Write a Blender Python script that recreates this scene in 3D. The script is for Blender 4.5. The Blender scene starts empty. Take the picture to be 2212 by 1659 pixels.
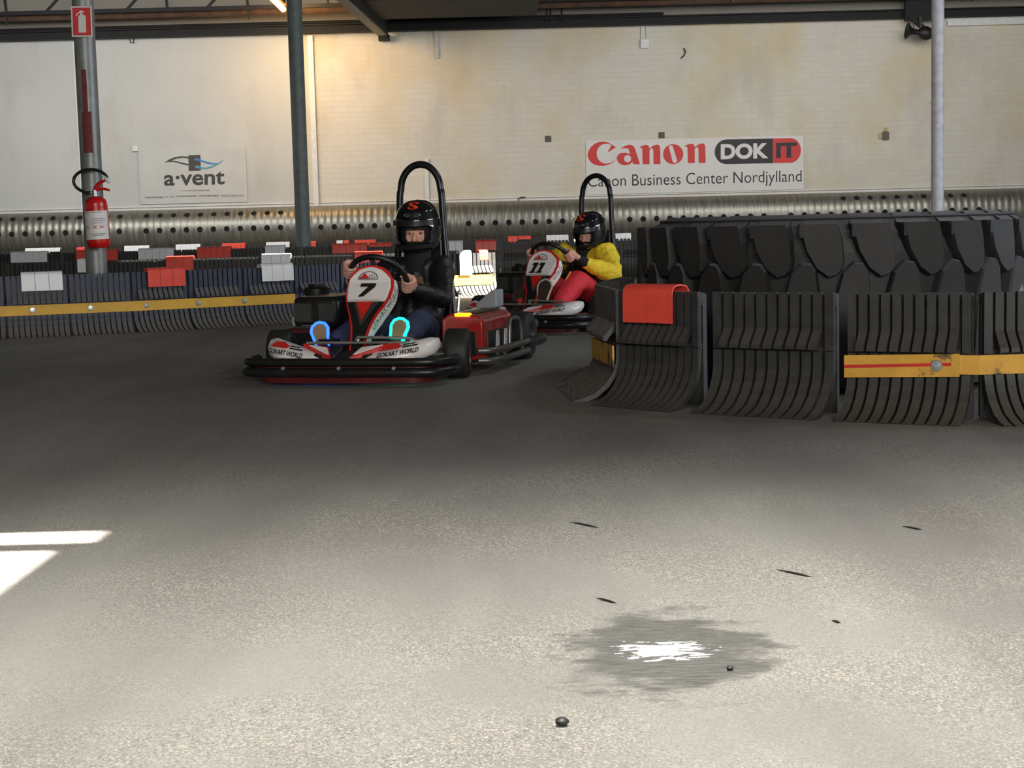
import bpy, bmesh, math, random
from mathutils import Vector as V, Matrix as Mx
from mathutils.geometry import tessellate_polygon
random.seed(7)
S = bpy.context.scene
COL = S.collection
PI = math.pi
# ------------------------------------------------------------------ camera
FPX, CAMH = 3400.0, 0.8
PITCH, ROLL = math.radians(5.86), math.radians(1.45)
cf = V((0, math.cos(PITCH), -math.sin(PITCH)))
r0 = V((1, 0, 0)); u0 = V((0, math.sin(PITCH), math.cos(PITCH)))
cr = r0 * math.cos(ROLL) - u0 * math.sin(ROLL)
cu = u0 * math.cos(ROLL) + r0 * math.sin(ROLL)
CAM = V((0, 0, CAMH))
def ray(x, y): return cf * FPX + cr * (x - 1106) + cu * (829.5 - y)
def at(x, y, Y):
    d = ray(x, y); return CAM + d * (Y / d.y)
def gr(x, y, z=0.0):
    d = ray(x, y); return CAM + d * ((z - CAMH) / d.z)
cam = bpy.data.cameras.new('camera'); camo = bpy.data.objects.new('camera', cam); COL.objects.link(camo)
cam.sensor_fit = 'HORIZONTAL'; cam.sensor_width = 36; cam.lens = 36 * FPX / 2212
cam.clip_end = 200; cam.clip_start = 0.05
m = Mx((cr, cu, -cf)).transposed().to_4x4(); m.translation = CAM
camo.matrix_world = m
S.camera = camo
S.view_settings.view_transform = 'Standard'; S.view_settings.look = 'None'
S.view_settings.exposure = 0.0; S.view_settings.gamma = 1

# ------------------------------------------------------------------ materials
def srgb(r, g, b):
    f = lambda c: (c / 255 / 12.92) if c / 255 <= .04045 else ((c / 255 + .055) / 1.055) ** 2.4
    return (f(r), f(g), f(b), 1)
class NT:
    def __init__(s, name):
        s.m = bpy.data.materials.new(name); s.m.use_nodes = True
        s.t = s.m.node_tree; s.b = s.t.nodes['Principled BSDF']
    def n(s, typ, **kw):
        nd = s.t.nodes.new(typ)
        for k, v in kw.items():
            if k in nd.inputs.keys() if isinstance(k, str) else False: nd.inputs[k].default_value = v
            else: setattr(nd, k, v)
        return nd
    def l(s, a, b): s.t.links.new(a, b)
    def ramp(s, fac, stops):
        r = s.n('ShaderNodeValToRGB'); s.l(fac, r.inputs[0])
        e = r.color_ramp.elements
        e[0].position, e[0].color = stops[0]; e[1].position, e[1].color = stops[-1]
        for p, c in stops[1:-1]:
            k = e.new(p); k.color = c
        return r.outputs[0]
    def coord(s): return s.n('ShaderNodeTexCoord').outputs['Object']
    def mapping(s, vec, scale=(1, 1, 1), loc=(0, 0, 0), rot=(0, 0, 0)):
        mp = s.n('ShaderNodeMapping'); s.l(vec, mp.inputs[0])
        mp.inputs['Scale'].default_value = scale; mp.inputs['Location'].default_value = loc; mp.inputs['Rotation'].default_value = rot
        return mp.outputs[0]
    def noise(s, vec, scale, detail=3, rough=.5):
        nz = s.n('ShaderNodeTexNoise'); s.l(vec, nz.inputs['Vector'])
        nz.inputs['Scale'].default_value = scale; nz.inputs['Detail'].default_value = detail; nz.inputs['Roughness'].default_value = rough
        return nz.outputs[0]
    def mix(s, fac, a, b, blend='MIX'):
        mx = s.n('ShaderNodeMix', data_type='RGBA', blend_type=blend)
        for i, x in ((0, fac), (6, a), (7, b)):
            if hasattr(x, 'is_linked'): s.l(x, mx.inputs[i])
            else: mx.inputs[i].default_value = x
        return mx.outputs[2]
    def math(s, op, a, b=0.0, clamp=False):
        mt = s.n('ShaderNodeMath', operation=op, use_clamp=clamp)
        for i, x in ((0, a), (1, b)):
            if hasattr(x, 'is_linked'): s.l(x, mt.inputs[i])
            else: mt.inputs[i].default_value = x
        return mt.outputs[0]
    def bump(s, h, strength, dist=.01):
        bp = s.n('ShaderNodeBump'); s.l(h, bp.inputs['Height'])
        bp.inputs['Strength'].default_value = strength; bp.inputs['Distance'].default_value = dist
        s.l(bp.outputs[0], s.b.inputs['Normal'])
MATS = {}
def dust_or_sheen(m, rgb, amt):
    """tint for upward facing surfaces: settled dust on barriers, painted sky sheen on the tyre"""
    t = m.node_tree; b = t.nodes['Principled BSDF']; lk = b.inputs['Base Color'].links[0]; src = lk.from_socket
    g = t.nodes.new('ShaderNodeNewGeometry'); sp = t.nodes.new('ShaderNodeSeparateXYZ'); t.links.new(g.outputs['True Normal'], sp.inputs[0])
    mr = t.nodes.new('ShaderNodeMapRange'); t.links.new(sp.outputs[2], mr.inputs[0]); mr.inputs[1].default_value = .1; mr.inputs[2].default_value = .9; mr.inputs[4].default_value = amt
    mx = t.nodes.new('ShaderNodeMix'); mx.data_type = 'RGBA'; t.links.new(mr.outputs[0], mx.inputs[0]); t.links.new(src, mx.inputs[6]); mx.inputs[7].default_value = srgb(*rgb)
    t.links.new(mx.outputs[2], b.inputs['Base Color']); return m
def mat(name, rgb, rough=.5, metal=0.0, var=.12, scale=14, coat=0, bump=0, emit=None, es=0, wear=None, wear_t=.6):
    """plain procedural surface: base colour broken up by noise, optional worn patches"""
    if name in MATS: return MATS[name]
    t = NT(name); c = srgb(*rgb)
    vec = t.coord()
    nz = t.noise(vec, scale, 4)
    dark = tuple(x * (1 - var) for x in c[:3]) + (1,); lite = tuple(min(1, x * (1 + var) + var * .004) for x in c[:3]) + (1,)
    colr = t.ramp(nz, [(.35, dark), (.65, lite)])
    if wear:
        n2 = t.noise(vec, scale * .6, 6, .65)
        msk = t.ramp(n2, [(wear_t, (0, 0, 0, 1)), (min(1, wear_t + .06), (1, 1, 1, 1))])
        colr = t.mix(msk, colr, srgb(*wear))
    t.l(colr, t.b.inputs['Base Color'])
    rr = t.math('ADD', t.math('MULTIPLY', nz, .18), rough - .09, True)
    t.l(rr, t.b.inputs['Roughness'])
    t.b.inputs['Metallic'].default_value = metal
    if coat: t.b.inputs['Coat Weight'].default_value = coat; t.b.inputs['Coat Roughness'].default_value = .06
    if bump: t.bump(t.noise(vec, scale * 5, 3), bump, .004)
    if emit:
        t.b.inputs['Emission Color'].default_value = srgb(*emit); t.b.inputs['Emission Strength'].default_value = es
    MATS[name] = t.m
    return t.m

def floor_material():
    t = NT('asphalt'); vec = t.coord()
    big = t.noise(t.mapping(vec, (1, .45, 1), rot=(0, 0, .35)), .9, 4, .55)
    base = t.ramp(big, [(.32, srgb(116, 113, 107)), (.5, srgb(130, 127, 121)), (.7, srgb(146, 143, 135))])
    # rubbered driving line (broad dark bands along the bend)
    band = t.noise(t.mapping(vec, (1.3, .18, 1), rot=(0, 0, -.5)), 1.1, 3, .5)
    base = t.mix(t.ramp(band, [(.42, (0, 0, 0, 1)), (.62, (.5, .5, .5, 1))]), base, srgb(92, 89, 84))
    # aggregate: pale and dark grains
    vo = t.n('ShaderNodeTexVoronoi'); t.l(vec, vo.inputs['Vector']); vo.inputs['Scale'].default_value = 290
    sep = t.n('ShaderNodeSeparateColor'); t.l(vo.outputs['Color'], sep.inputs[0])
    patch = t.ramp(t.noise(vec, 1.6, 3), [(.4, (.18, .18, .18, 1)), (.62, (.62, .62, .62, 1))])
    pale = t.ramp(sep.outputs[0], [(.70, (0, 0, 0, 1)), (.80, (1, 1, 1, 1))])
    dark = t.ramp(sep.outputs[1], [(.76, (0, 0, 0, 1)), (.86, (1, 1, 1, 1))])
    fp = t.math('MULTIPLY', pale, patch); fd = t.math('MULTIPLY', dark, patch)
    base = t.mix(fp, base, srgb(186, 179, 162)); base = t.mix(fd, base, srgb(74, 68, 62))
    # fine dark scuffs
    sc = t.noise(t.mapping(vec, (2.0, 9, 1), rot=(0, 0, .2)), 5, 5, .7)
    base = t.mix(t.ramp(sc, [(.70, (0, 0, 0, 1)), (.78, (.55, .55, .55, 1))]), base, srgb(60, 56, 52))
    ps = t.noise(t.mapping(vec, (1.4, 6, 1), rot=(0, 0, .08), loc=(4, 2, 0)), 2.4, 6, .72)
    base = t.mix(t.ramp(ps, [(.70, (0, 0, 0, 1)), (.76, (.45, .45, .45, 1))]), base, srgb(176, 172, 164))
    # repaired patch: grey smear with flakes of white paint
    pc = PATCH
    mp = t.n('ShaderNodeMapping', vector_type='TEXTURE'); t.l(vec, mp.inputs[0])
    mp.inputs['Location'].default_value = (pc.x, pc.y, 0); mp.inputs['Scale'].default_value = (.20, .30, 1); mp.inputs['Rotation'].default_value = (0, 0, -.12)
    ln = t.n('ShaderNodeVectorMath', operation='LENGTH'); t.l(mp.outputs[0], ln.inputs[0])
    wob = t.math('MULTIPLY', t.math('SUBTRACT', t.noise(t.mapping(vec, (1, 1.7, 1)), 6, 6, .68), .5), 2.6)
    dist = t.math('ADD', ln.outputs['Value'], wob)
    smear = t.ramp(dist, [(.72, (1, 1, 1, 1)), (1.0, (0, 0, 0, 1))])
    streak = t.noise(t.mapping(vec, (1.2, 8, 1), rot=(0, 0, -.15)), 16, 4)
    scol = t.ramp(streak, [(.35, srgb(76, 75, 71)), (.68, srgb(104, 102, 96))])
    base = t.mix(smear, base, scol)
    mp2 = t.n('ShaderNodeMapping', vector_type='TEXTURE'); t.l(vec, mp2.inputs[0])
    mp2.inputs['Location'].default_value = (pc.x - .012, pc.y - .0, 0); mp2.inputs['Scale'].default_value = (.1, .075, 1)
    ln2 = t.n('ShaderNodeVectorMath', operation='LENGTH'); t.l(mp2.outputs[0], ln2.inputs[0])
    fl = t.math('ADD', ln2.outputs['Value'], t.math('MULTIPLY', t.math('SUBTRACT', t.noise(t.mapping(vec, (1, 3, 1)), 22, 3, .6), .5), 3.2))
    flk = t.ramp(fl, [(.62, (1, 1, 1, 1)), (.68, (0, 0, 0, 1))])
    base = t.mix(flk, base, srgb(250, 250, 246))
    t.l(base, t.b.inputs['Base Color'])
    t.l(t.math('ADD', t.math('MULTIPLY', sep.outputs[0], .2), .62), t.b.inputs['Roughness'])
    t.b.inputs['Specular IOR Level'].default_value = .3
    t.bump(vo.outputs['Distance'], .35, .002)
    return t.m

def wall_material():
    t = NT('painted_brick'); vec = t.coord()
    sx = t.n('ShaderNodeSeparateXYZ'); t.l(vec, sx.inputs[0])
    cb = t.n('ShaderNodeCombineXYZ'); t.l(sx.outputs[0], cb.inputs[0]); t.l(sx.outputs[2], cb.inputs[1])
    br = t.n('ShaderNodeTexBrick'); t.l(cb.outputs[0], br.inputs['Vector'])
    br.inputs['Scale'].default_value = 1; br.inputs['Brick Width'].default_value = .3; br.inputs['Row Height'].default_value = .11
    br.inputs['Mortar Size'].default_value = .008; br.inputs['Mortar Smooth'].default_value = .6
    br.inputs['Color1'].default_value = srgb(221, 216, 204); br.inputs['Color2'].default_value = srgb(217, 212, 200); br.inputs['Mortar'].default_value = srgb(210, 204, 192)
    right = t.math('GREATER_THAN', sx.outputs[0], -4.05)
    plain = t.ramp(t.noise(vec, .5, 3), [(.3, srgb(196, 197, 194)), (.7, srgb(208, 208, 203))])
    col = t.mix(right, plain, br.outputs['Color'])
    # broken paint lines
    ln = t.noise(t.mapping(vec, (1.2, 1, 22)), 2.2, 4, .6)
    lm = t.math('MULTIPLY', t.ramp(ln, [(.66, (0, 0, 0, 1)), (.74, (1, 1, 1, 1))]), t.math('MULTIPLY', right, .3))
    col = t.mix(lm, col, srgb(150, 142, 130))
    # yellow damp stains and grey grime
    st = t.noise(t.mapping(vec, (.55, 1, .5), loc=(3.1, 0, .4)), 1.0, 5, .55)
    sm = t.math('MULTIPLY', t.ramp(st, [(.46, (0, 0, 0, 1)), (.68, (.75, .75, .75, 1))]), right)
    col = t.mix(sm, col, srgb(214, 194, 150))
    gm = t.noise(t.mapping(vec, (.8, 1, .35), loc=(0, 0, 7)), 1.3, 5, .6)
    col = t.mix(t.ramp(gm, [(.52, (0, 0, 0, 1)), (.75, (.45, .45, .45, 1))]), col, srgb(176, 170, 160))
    col = t.mix(t.math('GREATER_THAN', sx.outputs[2], 4.82), col, srgb(136, 131, 122))      # shade of the roof overhang painted in as a grey strip above the beam
    t.l(col, t.b.inputs['Base Color']); t.b.inputs['Roughness'].default_value = .75
    t.bump(br.outputs['Fac'], -.12, .01)
    return t.m

PATCH = gr(1450, 1405)
M_floor = floor_material(); M_wall = wall_material()
M_dark = mat('dark_steel', (20, 21, 22), .75, .0)
M_rust = mat('rusty_steel', (88, 66, 52), .75, .1, .3, 5)
M_roof = mat('roof_boarding', (92, 92, 88), .85)
M_column = mat('galvanised_column', (136, 139, 135), .42, .25, .18, 9, wear=(122, 66, 54), wear_t=.68)
M_bluegrey = mat('blue_grey_paint', (122, 132, 131), .5, .1, .12, 9)
M_white = mat('white_paint', (226, 226, 224), .45, 0, .05)
M_navy = mat('navy_barrier_plastic', (50, 57, 73), .5, 0, .22, 16, bump=.15, wear=(92, 92, 92), wear_t=.7); dust_or_sheen(M_navy, (128, 124, 116), .8)
M_blk = mat('black_barrier_plastic', (52, 51, 49), .5, 0, .22, 14, bump=.15, wear=(78, 74, 68), wear_t=.7); dust_or_sheen(M_blk, (104, 99, 90), .45)
M_capw = mat('white_cap_plastic', (240, 240, 240), .4, 0, .04)
M_capr = mat('red_cap_plastic', (236, 80, 64), .4, 0, .06)
M_strap = mat('yellow_strap', (226, 176, 62), .55, 0, .08, 7)
M_strapd = mat('scuffed_yellow_strap', (214, 162, 62), .6, 0, .1, 9, wear=(74, 62, 46), wear_t=.55)
M_zinc = mat('zinc_bolt', (190, 196, 200), .35, .7)
M_rubber = mat('tractor_tyre_rubber', (34, 33, 31), .65, 0, .15, 8, bump=.2); dust_or_sheen(M_rubber, (122, 118, 124), .6)  # pale tint on upward faces paints in the sky reflected by the tyre top
M_ktyre = mat('kart_tyre_rubber', (34, 33, 31), .6, 0, .12, 30)
M_kred = mat('kart_red_plastic', (208, 38, 32), .35, 0, .08, 10, coat=.4)
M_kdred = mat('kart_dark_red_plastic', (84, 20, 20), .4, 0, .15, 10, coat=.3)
M_kblk = mat('kart_black_plastic', (26, 26, 26), .38, 0, .2, 20)
M_kgrey = mat('kart_grey_plastic', (140, 146, 146), .45, 0, .08)
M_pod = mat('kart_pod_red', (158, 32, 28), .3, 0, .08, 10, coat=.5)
M_kdgrey = mat('kart_dark_grey_print', (56, 56, 52), .4, 0, .08)
M_kwhite = mat('kart_white_plastic', (238, 232, 228), .32, 0, .04, coat=.4)
M_bar = mat('black_steel_tube', (34, 36, 38), .3, .5, .2)
M_chrome = mat('chrome', (226, 220, 212), .3, .85, .05)
M_print = mat('print_black', (24, 23, 22), .5, 0, .1)
M_printred = mat('print_red', (206, 44, 40), .5, 0, .05)
M_printgrey = mat('print_grey', (104, 106, 108), .5, 0, .05)
M_leather = mat('black_leather', (22, 23, 25), .45, 0, .25, 18, bump=.4)
M_cloth = mat('black_cloth', (20, 20, 21), .85, 0, .2, 30)
M_jeans = mat('blue_denim', (52, 62, 90), .85, 0, .18, 40)
M_yel = mat('yellow_suit_fabric', (246, 214, 50), .7, 0, .06, 12, bump=.3)
M_redf = mat('red_suit_fabric', (224, 48, 60), .7, 0, .08, 12, bump=.3)
M_orgf = mat('orange_piping', (222, 140, 44), .7)
M_brown = mat('brown_zip_panel', (110, 84, 58), .7)
M_helm = mat('helmet_black_gloss', (14, 14, 16), .12, 0, .1, coat=1)
M_eye = mat('eye_white', (176, 160, 150), .3, 0, .03)
M_iris = mat('iris_dark', (50, 38, 32), .3, 0, .03)
M_brow = mat('eyebrow_hair', (84, 60, 46), .8)
M_sole = mat('tan_shoe_sole', (150, 128, 92), .6)
M_soled = mat('dark_brown_shoe_sole', (62, 50, 40), .7)
M_shoew = mat('pale_shoe_fabric', (190, 190, 194), .6)
M_ledb = mat('blue_led_strip', (30, 70, 255), .4, emit=(30, 80, 255), es=5)
M_ledc = mat('cyan_led_strip', (20, 240, 220), .4, emit=(20, 235, 205), es=3.2)
M_amber = mat('amber_lamp', (255, 170, 30), .4, emit=(255, 150, 20), es=4)
M_ext = mat('extinguisher_red', (206, 28, 30), .28, 0, .05, coat=.6)
M_label = mat('paper_label', (238, 234, 230), .5, 0, .04)
M_rim = mat('kart_rim', (110, 108, 104), .4, .7)
M_boards = mat('banner_white', (226, 224, 220), .5, 0, .03, 3)
M_boardg = mat('acrylic_sign_board', (206, 206, 202), .22, 0, .03, 3, coat=.5)
M_canon = mat('sign_red', (214, 50, 48), .5, 0, .05)
M_blue = mat('sign_blue', (66, 124, 190), .5, 0, .05)
M_teal = mat('sign_teal', (70, 150, 176), .5, 0, .05)
M_vent = mat('air_brick', (112, 108, 100), .9)
def skin_mat():
    t = NT('skin'); v = t.coord()
    c = t.ramp(t.noise(v, 30, 3), [(.3, srgb(206, 150, 130)), (.7, srgb(226, 176, 154))])
    t.l(c, t.b.inputs['Base Color']); t.b.inputs['Roughness'].default_value = .5
    t.b.inputs['Subsurface Weight'].default_value = .08; t.b.inputs['Subsurface Radius'].default_value = (.02, .008, .004)
    return t.m
M_skin = skin_mat()
def duct_mat():
    t = NT('spiral_duct_steel'); v = t.coord()
    w = t.n('ShaderNodeTexWave', wave_type='BANDS', bands_direction='X'); t.l(v, w.inputs['Vector'])
    w.inputs['Scale'].default_value = 2.4; w.inputs['Distortion'].default_value = .4
    n = t.noise(t.mapping(v, (14, 1, 1)), 3, 4)
    t.l(t.ramp(n, [(.3, srgb(126, 124, 116)), (.7, srgb(164, 162, 152))]), t.b.inputs['Base Color'])
    t.b.inputs['Metallic'].default_value = .75; t.l(t.math('ADD', t.math('MULTIPLY', n, .3), .28), t.b.inputs['Roughness'])
    t.bump(w.outputs[0], .35, .02)
    return t.m
M_duct = duct_mat()

# ------------------------------------------------------------------ mesh builder
class MB:
    def __init__(s): s.v = []; s.f = []; s.m = []
    def add(s, vs, fs, mi=0):
        o = len(s.v); s.v += [V(p) for p in vs]
        for f in fs: s.f.append([o + i for i in f]); s.m.append(mi)
    def box(s, c, sz, mi=0, M=None):
        c = V(c); h = V(sz) / 2
        vs = [c + V((x * h.x, y * h.y, z * h.z)) for x in (-1, 1) for y in (-1, 1) for z in (-1, 1)]
        if M: vs = [M @ v for v in vs]
        s.add(vs, [(0, 1, 3, 2), (4, 6, 7, 5), (0, 4, 5, 1), (2, 3, 7, 6), (0, 2, 6, 4), (1, 5, 7, 3)], mi); return s
    def bar(s, a, b, w, h, mi=0, up=V((0, 0, 1))):
        a = V(a); b = V(b); d = (b - a).normalized(); sd = d.cross(up)
        if sd.length < 1e-4: sd = d.cross(V((1, 0, 0)))
        sd.normalize(); u = sd.cross(d)
        vs = [p + sd * (i * w / 2) + u * (j * h / 2) for p in (a, b) for i in (-1, 1) for j in (-1, 1)]
        s.add(vs, [(0, 1, 3, 2), (4, 6, 7, 5), (0, 4, 5, 1), (2, 3, 7, 6), (0, 2, 6, 4), (1, 5, 7, 3)], mi); return s
    def rings(s, rs, mi=0, caps=True, closed=False):
        n = len(rs[0]); o = len(s.v); s.v += [V(p) for r in rs for p in r]
        k = len(rs)
        for i in range(k if closed else k - 1):
            a = o + i * n; b = o + ((i + 1) % k) * n
            for j in range(n):
                s.f.append([a + j, a + (j + 1) % n, b + (j + 1) % n, b + j]); s.m.append(mi)
        if caps and not closed:
            s.f.append([o + j for j in range(n)][::-1]); s.m.append(mi)
            s.f.append([o + (k - 1) * n + j for j in range(n)]); s.m.append(mi)
        return s
    def tube(s, pts, r, n=10, mi=0, closed=False, flat=1.0):
        pts = [V(p) for p in pts]; k = len(pts)
        rad = r if isinstance(r, (list, tuple)) else [r] * k
        tang = []
        for i in range(k):
            a = pts[(i - 1) % k] if (closed or i > 0) else pts[i]; b = pts[(i + 1) % k] if (closed or i < k - 1) else pts[i]
            tang.append((b - a).normalized())
        ref = V((0, 0, 1)) if abs(tang[0].z) < .9 else V((1, 0, 0))
        x = tang[0].cross(ref).normalized(); rs = []
        for i in range(k):
            x = (x - tang[i] * x.dot(tang[i])).normalized(); y = tang[i].cross(x)
            rs.append([pts[i] + (x * math.cos(2 * PI * j / n) + y * math.sin(2 * PI * j / n) * flat) * rad[i] for j in range(n)])
        return s.rings(rs, mi, True, closed)
    def lathe(s, prof, n=24, mi=0, M=None):
        M = M or Mx.Identity(4)
        rs = [[M @ V((max(r, 1e-4) * math.cos(2 * PI * j / n), max(r, 1e-4) * math.sin(2 * PI * j / n), z)) for j in range(n)] for r, z in prof]
        return s.rings(rs, mi)
    def ball(s, c, r, n=14, mi=0, k=8):
        c = V(c); r = V(r) if hasattr(r, '__len__') else V((r, r, r))
        rs = []
        for i in range(k + 1):
            ph = PI * (i / k); ph = min(max(ph, .02), PI - .02)
            rs.append([c + V((r.x * math.sin(ph) * math.cos(2 * PI * j / n), r.y * math.sin(ph) * math.sin(2 * PI * j / n), r.z * math.cos(ph))) for j in range(n)])
        return s.rings(rs, mi)
    def limb(s, chain, n=12, mi=0):
        """chain of (point, radius): one closed round-ended tube"""
        pts = [V(p) for p, r in chain]; rad = [r for p, r in chain]
        d0 = (pts[0] - pts[1]).normalized(); d1 = (pts[-1] - pts[-2]).normalized()
        P = [pts[0] + d0 * rad[0] * k for k in (.98, .8, .45)] + pts + [pts[-1] + d1 * rad[-1] * k for k in (.45, .8, .98)]
        R = [rad[0] * k for k in (.15, .6, .89)] + rad + [rad[-1] * k for k in (.89, .6, .15)]
        return s.tube(P, R, n, mi)
    def prism(s, loops, th, fn, mi=0):
        """2-D loops (outer, holes...) filled, thickened by th and mapped by fn(u, v, depth)"""
        flat = [p for lp in loops for p in lp]
        tris = tessellate_polygon([[V((p[0], p[1], 0)) for p in lp] for lp in loops])
        o = len(s.v); n = len(flat)
        s.v += [V(fn(p[0], p[1], th)) for p in flat] + [V(fn(p[0], p[1], 0)) for p in flat]
        for a, b, c in tris:
            s.f.append([o + a, o + b, o + c]); s.m.append(mi)
            s.f.append([o + n + c, o + n + b, o + n + a]); s.m.append(mi)
        k = 0
        for lp in loops:
            q = len(lp)
            for i in range(q):
                a = o + k + i; b = o + k + (i + 1) % q
                s.f.append([a, b, b + n, a + n]); s.m.append(mi)
            k += q
        return s
    def build(s, name, mats, parent=None, smooth=35, shift=None, loc=None, rz=0, bevel=0):
        me = bpy.data.meshes.new(name)
        sh = V(shift) if shift is not None else V((0, 0, 0))
        me.from_pydata([tuple(v + sh) for v in s.v], [], s.f)
        for mm in (mats if isinstance(mats, (list, tuple)) else [mats]): me.materials.append(mm)
        me.polygons.foreach_set('material_index', s.m)
        bm = bmesh.new(); bm.from_mesh(me); bmesh.ops.recalc_face_normals(bm, faces=bm.faces); bm.to_mesh(me); bm.free()
        if smooth:
            me.polygons.foreach_set('use_smooth', [True] * len(me.polygons)); me.set_sharp_from_angle(angle=math.radians(smooth))
        o = bpy.data.objects.new(name, me); COL.objects.link(o)
        if parent: o.parent = parent
        if loc is not None: o.location = loc
        o.rotation_euler.z = rz
        if bevel:
            b = o.modifiers.new('bevel', 'BEVEL'); b.width = bevel; b.segments = 2; b.limit_method = 'ANGLE'
        return o
def tag(o, label=None, cat=None, group=None, kind=None):
    for k, v in (('label', label), ('category', cat), ('group', group), ('kind', kind)):
        if v: o[k] = v
    return o
def empty(name, loc, rz=0, label=None, cat=None, group=None):
    o = bpy.data.objects.new(name, None); COL.objects.link(o); o.location = loc; o.rotation_euler.z = rz
    o.empty_display_size = .1
    return tag(o, label, cat, group)
def copy_tree(o, parent=None):
    c = o.copy(); COL.objects.link(c)
    if parent: c.parent = parent
    for ch in list(o.children): copy_tree(ch, c)
    return c
def text_polys(s, bold=0.0, shear=0.0, space=1.0):
    """built-in font outline as a flat mesh: list of verts, faces"""
    cu_ = bpy.data.curves.new('t', 'FONT'); cu_.body = s; cu_.offset = bold; cu_.shear = shear; cu_.space_character = space; cu_.resolution_u = 4
    ob = bpy.data.objects.new('t', cu_); COL.objects.link(ob)
    dg = bpy.context.evaluated_depsgraph_get()
    me = bpy.data.meshes.new_from_object(ob.evaluated_get(dg))
    vs = [v.co.copy() for v in me.vertices]; fs = [tuple(p.vertices) for p in me.polygons]
    bpy.data.objects.remove(ob); bpy.data.curves.remove(cu_); bpy.data.meshes.remove(me)
    return vs, fs
def add_text(mb, s, box, fn, mi=0, bold=0.0, shear=0.0, space=1.0):
    """fit text s into box (u0, v0, u1, v1) and map by fn(u, v, 0)"""
    vs, fs = text_polys(s, bold, shear, space)
    x0 = min(v.x for v in vs); x1 = max(v.x for v in vs); y0 = min(v.y for v in vs); y1 = max(v.y for v in vs)
    u0_, v0_, u1_, v1_ = box
    mb.add([fn(u0_ + (v.x - x0) / (x1 - x0) * (u1_ - u0_), v0_ + (v.y - y0) / (y1 - y0) * (v1_ - v0_), 0) for v in vs], fs, mi)
def arc(cx, cy, rx, ry, a0, a1, n=12): return [(cx + rx * math.cos(a0 + (a1 - a0) * i / n), cy + ry * math.sin(a0 + (a1 - a0) * i / n)) for i in range(n + 1)]
def ell(cx, cy, rx, ry, n=28): return [(cx + rx * math.cos(2 * PI * i / n), cy + ry * math.sin(2 * PI * i / n)) for i in range(n)]
def bez(pts, n=8):
    """Catmull-Rom through 3-D points"""
    P = [V(p) for p in pts]; out = []
    for i in range(len(P) - 1):
        a = P[max(i - 1, 0)]; b = P[i]; c = P[i + 1]; d = P[min(i + 2, len(P) - 1)]
        for k in range(n):
            t = k / n
            out.append(.5 * ((2 * b) + (c - a) * t + (2 * a - 5 * b + 4 * c - d) * t * t + (3 * b - a - 3 * c + d) * t ** 3))
    out.append(P[-1]); return out
def struct(o): o['kind'] = 'structure'; return o
ORD = ['first', 'second', 'third', 'fourth', 'fifth', 'sixth', 'seventh', 'eighth', 'ninth', 'tenth', 'eleventh', 'twelfth', 'thirteenth',
       'fourteenth', 'fifteenth', 'sixteenth', 'seventeenth', 'eighteenth', 'nineteenth', 'twentieth']

# ------------------------------------------------------------------ setting
YW = 32.0
def wz(px, py, Y=YW): p = at(px, py, Y); return p.x, p.z
struct(MB().box((-2, 13, -.05), (34, 42, .1)).build('floor', M_floor, smooth=0))
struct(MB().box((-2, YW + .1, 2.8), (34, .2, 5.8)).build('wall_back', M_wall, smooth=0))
M_side = mat('side_wall_paint', (196, 192, 184), .8)
struct(MB().box((-19, 13, 2.8), (.2, 42, 5.8)).build('wall_left', M_side, smooth=0))
struct(MB().box((15, 13, 2.8), (.2, 42, 5.8)).build('wall_right', M_side, smooth=0))
struct(MB().box((-2, -8.1, 2.8), (34, .2, 5.8)).build('wall_front', M_side, smooth=0))
# roof with the rooflights the sun falls through
SUN = V((-.62, .34, -.70)).normalized()
ZR = 5.6
def hole(x0, x1, y0, y1, z):
    t = (ZR - z) / SUN.z            # back along the ray (negative)
    dx, dy = SUN.x * t, SUN.y * t
    return (x0 + dx, x1 + dx, y0 + dy, y1 + dy)
HOLES = [hole(-3.6, -1.09, .6, 3.93, 0), hole(-3.6, -1.02, 3.99, 4.18, 0), hole(-4.3, -.66, 17.372, 17.8, .47), hole(-.66, .3, 16.9, 18.2, .3)]
xs = sorted({-19, 15} | {h[i] for h in HOLES for i in (0, 1)}); ys = sorted({-8, 34} | {h[i] for h in HOLES for i in (2, 3)})
rb = MB()
for i in range(len(xs) - 1):
    for j in range(len(ys) - 1):
        cx, cy = (xs[i] + xs[i + 1]) / 2, (ys[j] + ys[j + 1]) / 2
        if any(h[0] < cx < h[1] and h[2] < cy < h[3] for h in HOLES): continue
        rb.box((cx, cy, ZR + .05), (xs[i + 1] - xs[i], ys[j + 1] - ys[j], .1))
struct(rb.build('ceiling', M_roof, smooth=0))
# base ledge of the wall, pilaster pipe, top beam
zl = wz(1106, 436)[1]
struct(MB().box((-2, YW - .03, zl), (34, .06, .09)).box((-2, YW - .02, zl + .085), (34, .03, .02)).build('trim_1', M_white, smooth=0))
x1, z1 = wz(676, 78); x2, z2 = wz(680, 448)
struct(MB().box(((x1 + x2) / 2, YW - .06, (z1 + zl) / 2), (.1, .12, z1 - zl)).build('trim_2', M_white, smooth=0))
x1, z1 = wz(160, 90)
struct(MB().box((x1, YW - .01, (z1 + zl) / 2), (.05, .02, z1 - zl)).build('trim_3', M_boards, smooth=0))
zb = wz(1106, 54)[1]
def beamline(name, z, h, y, label, m_, x0=-15.0, x1_=12.0, d=.14, flange=True):
    b = MB().box(((x0 + x1_) / 2, y, z), (x1_ - x0, .03 if flange else d, h))
    if flange:
        b.box(((x0 + x1_) / 2, y, z - h / 2), (x1_ - x0, d, .025)); b.box(((x0 + x1_) / 2, y, z + h / 2), (x1_ - x0, d, .025))
    return tag(b.build(name, m_, smooth=0), label, 'beam')
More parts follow.
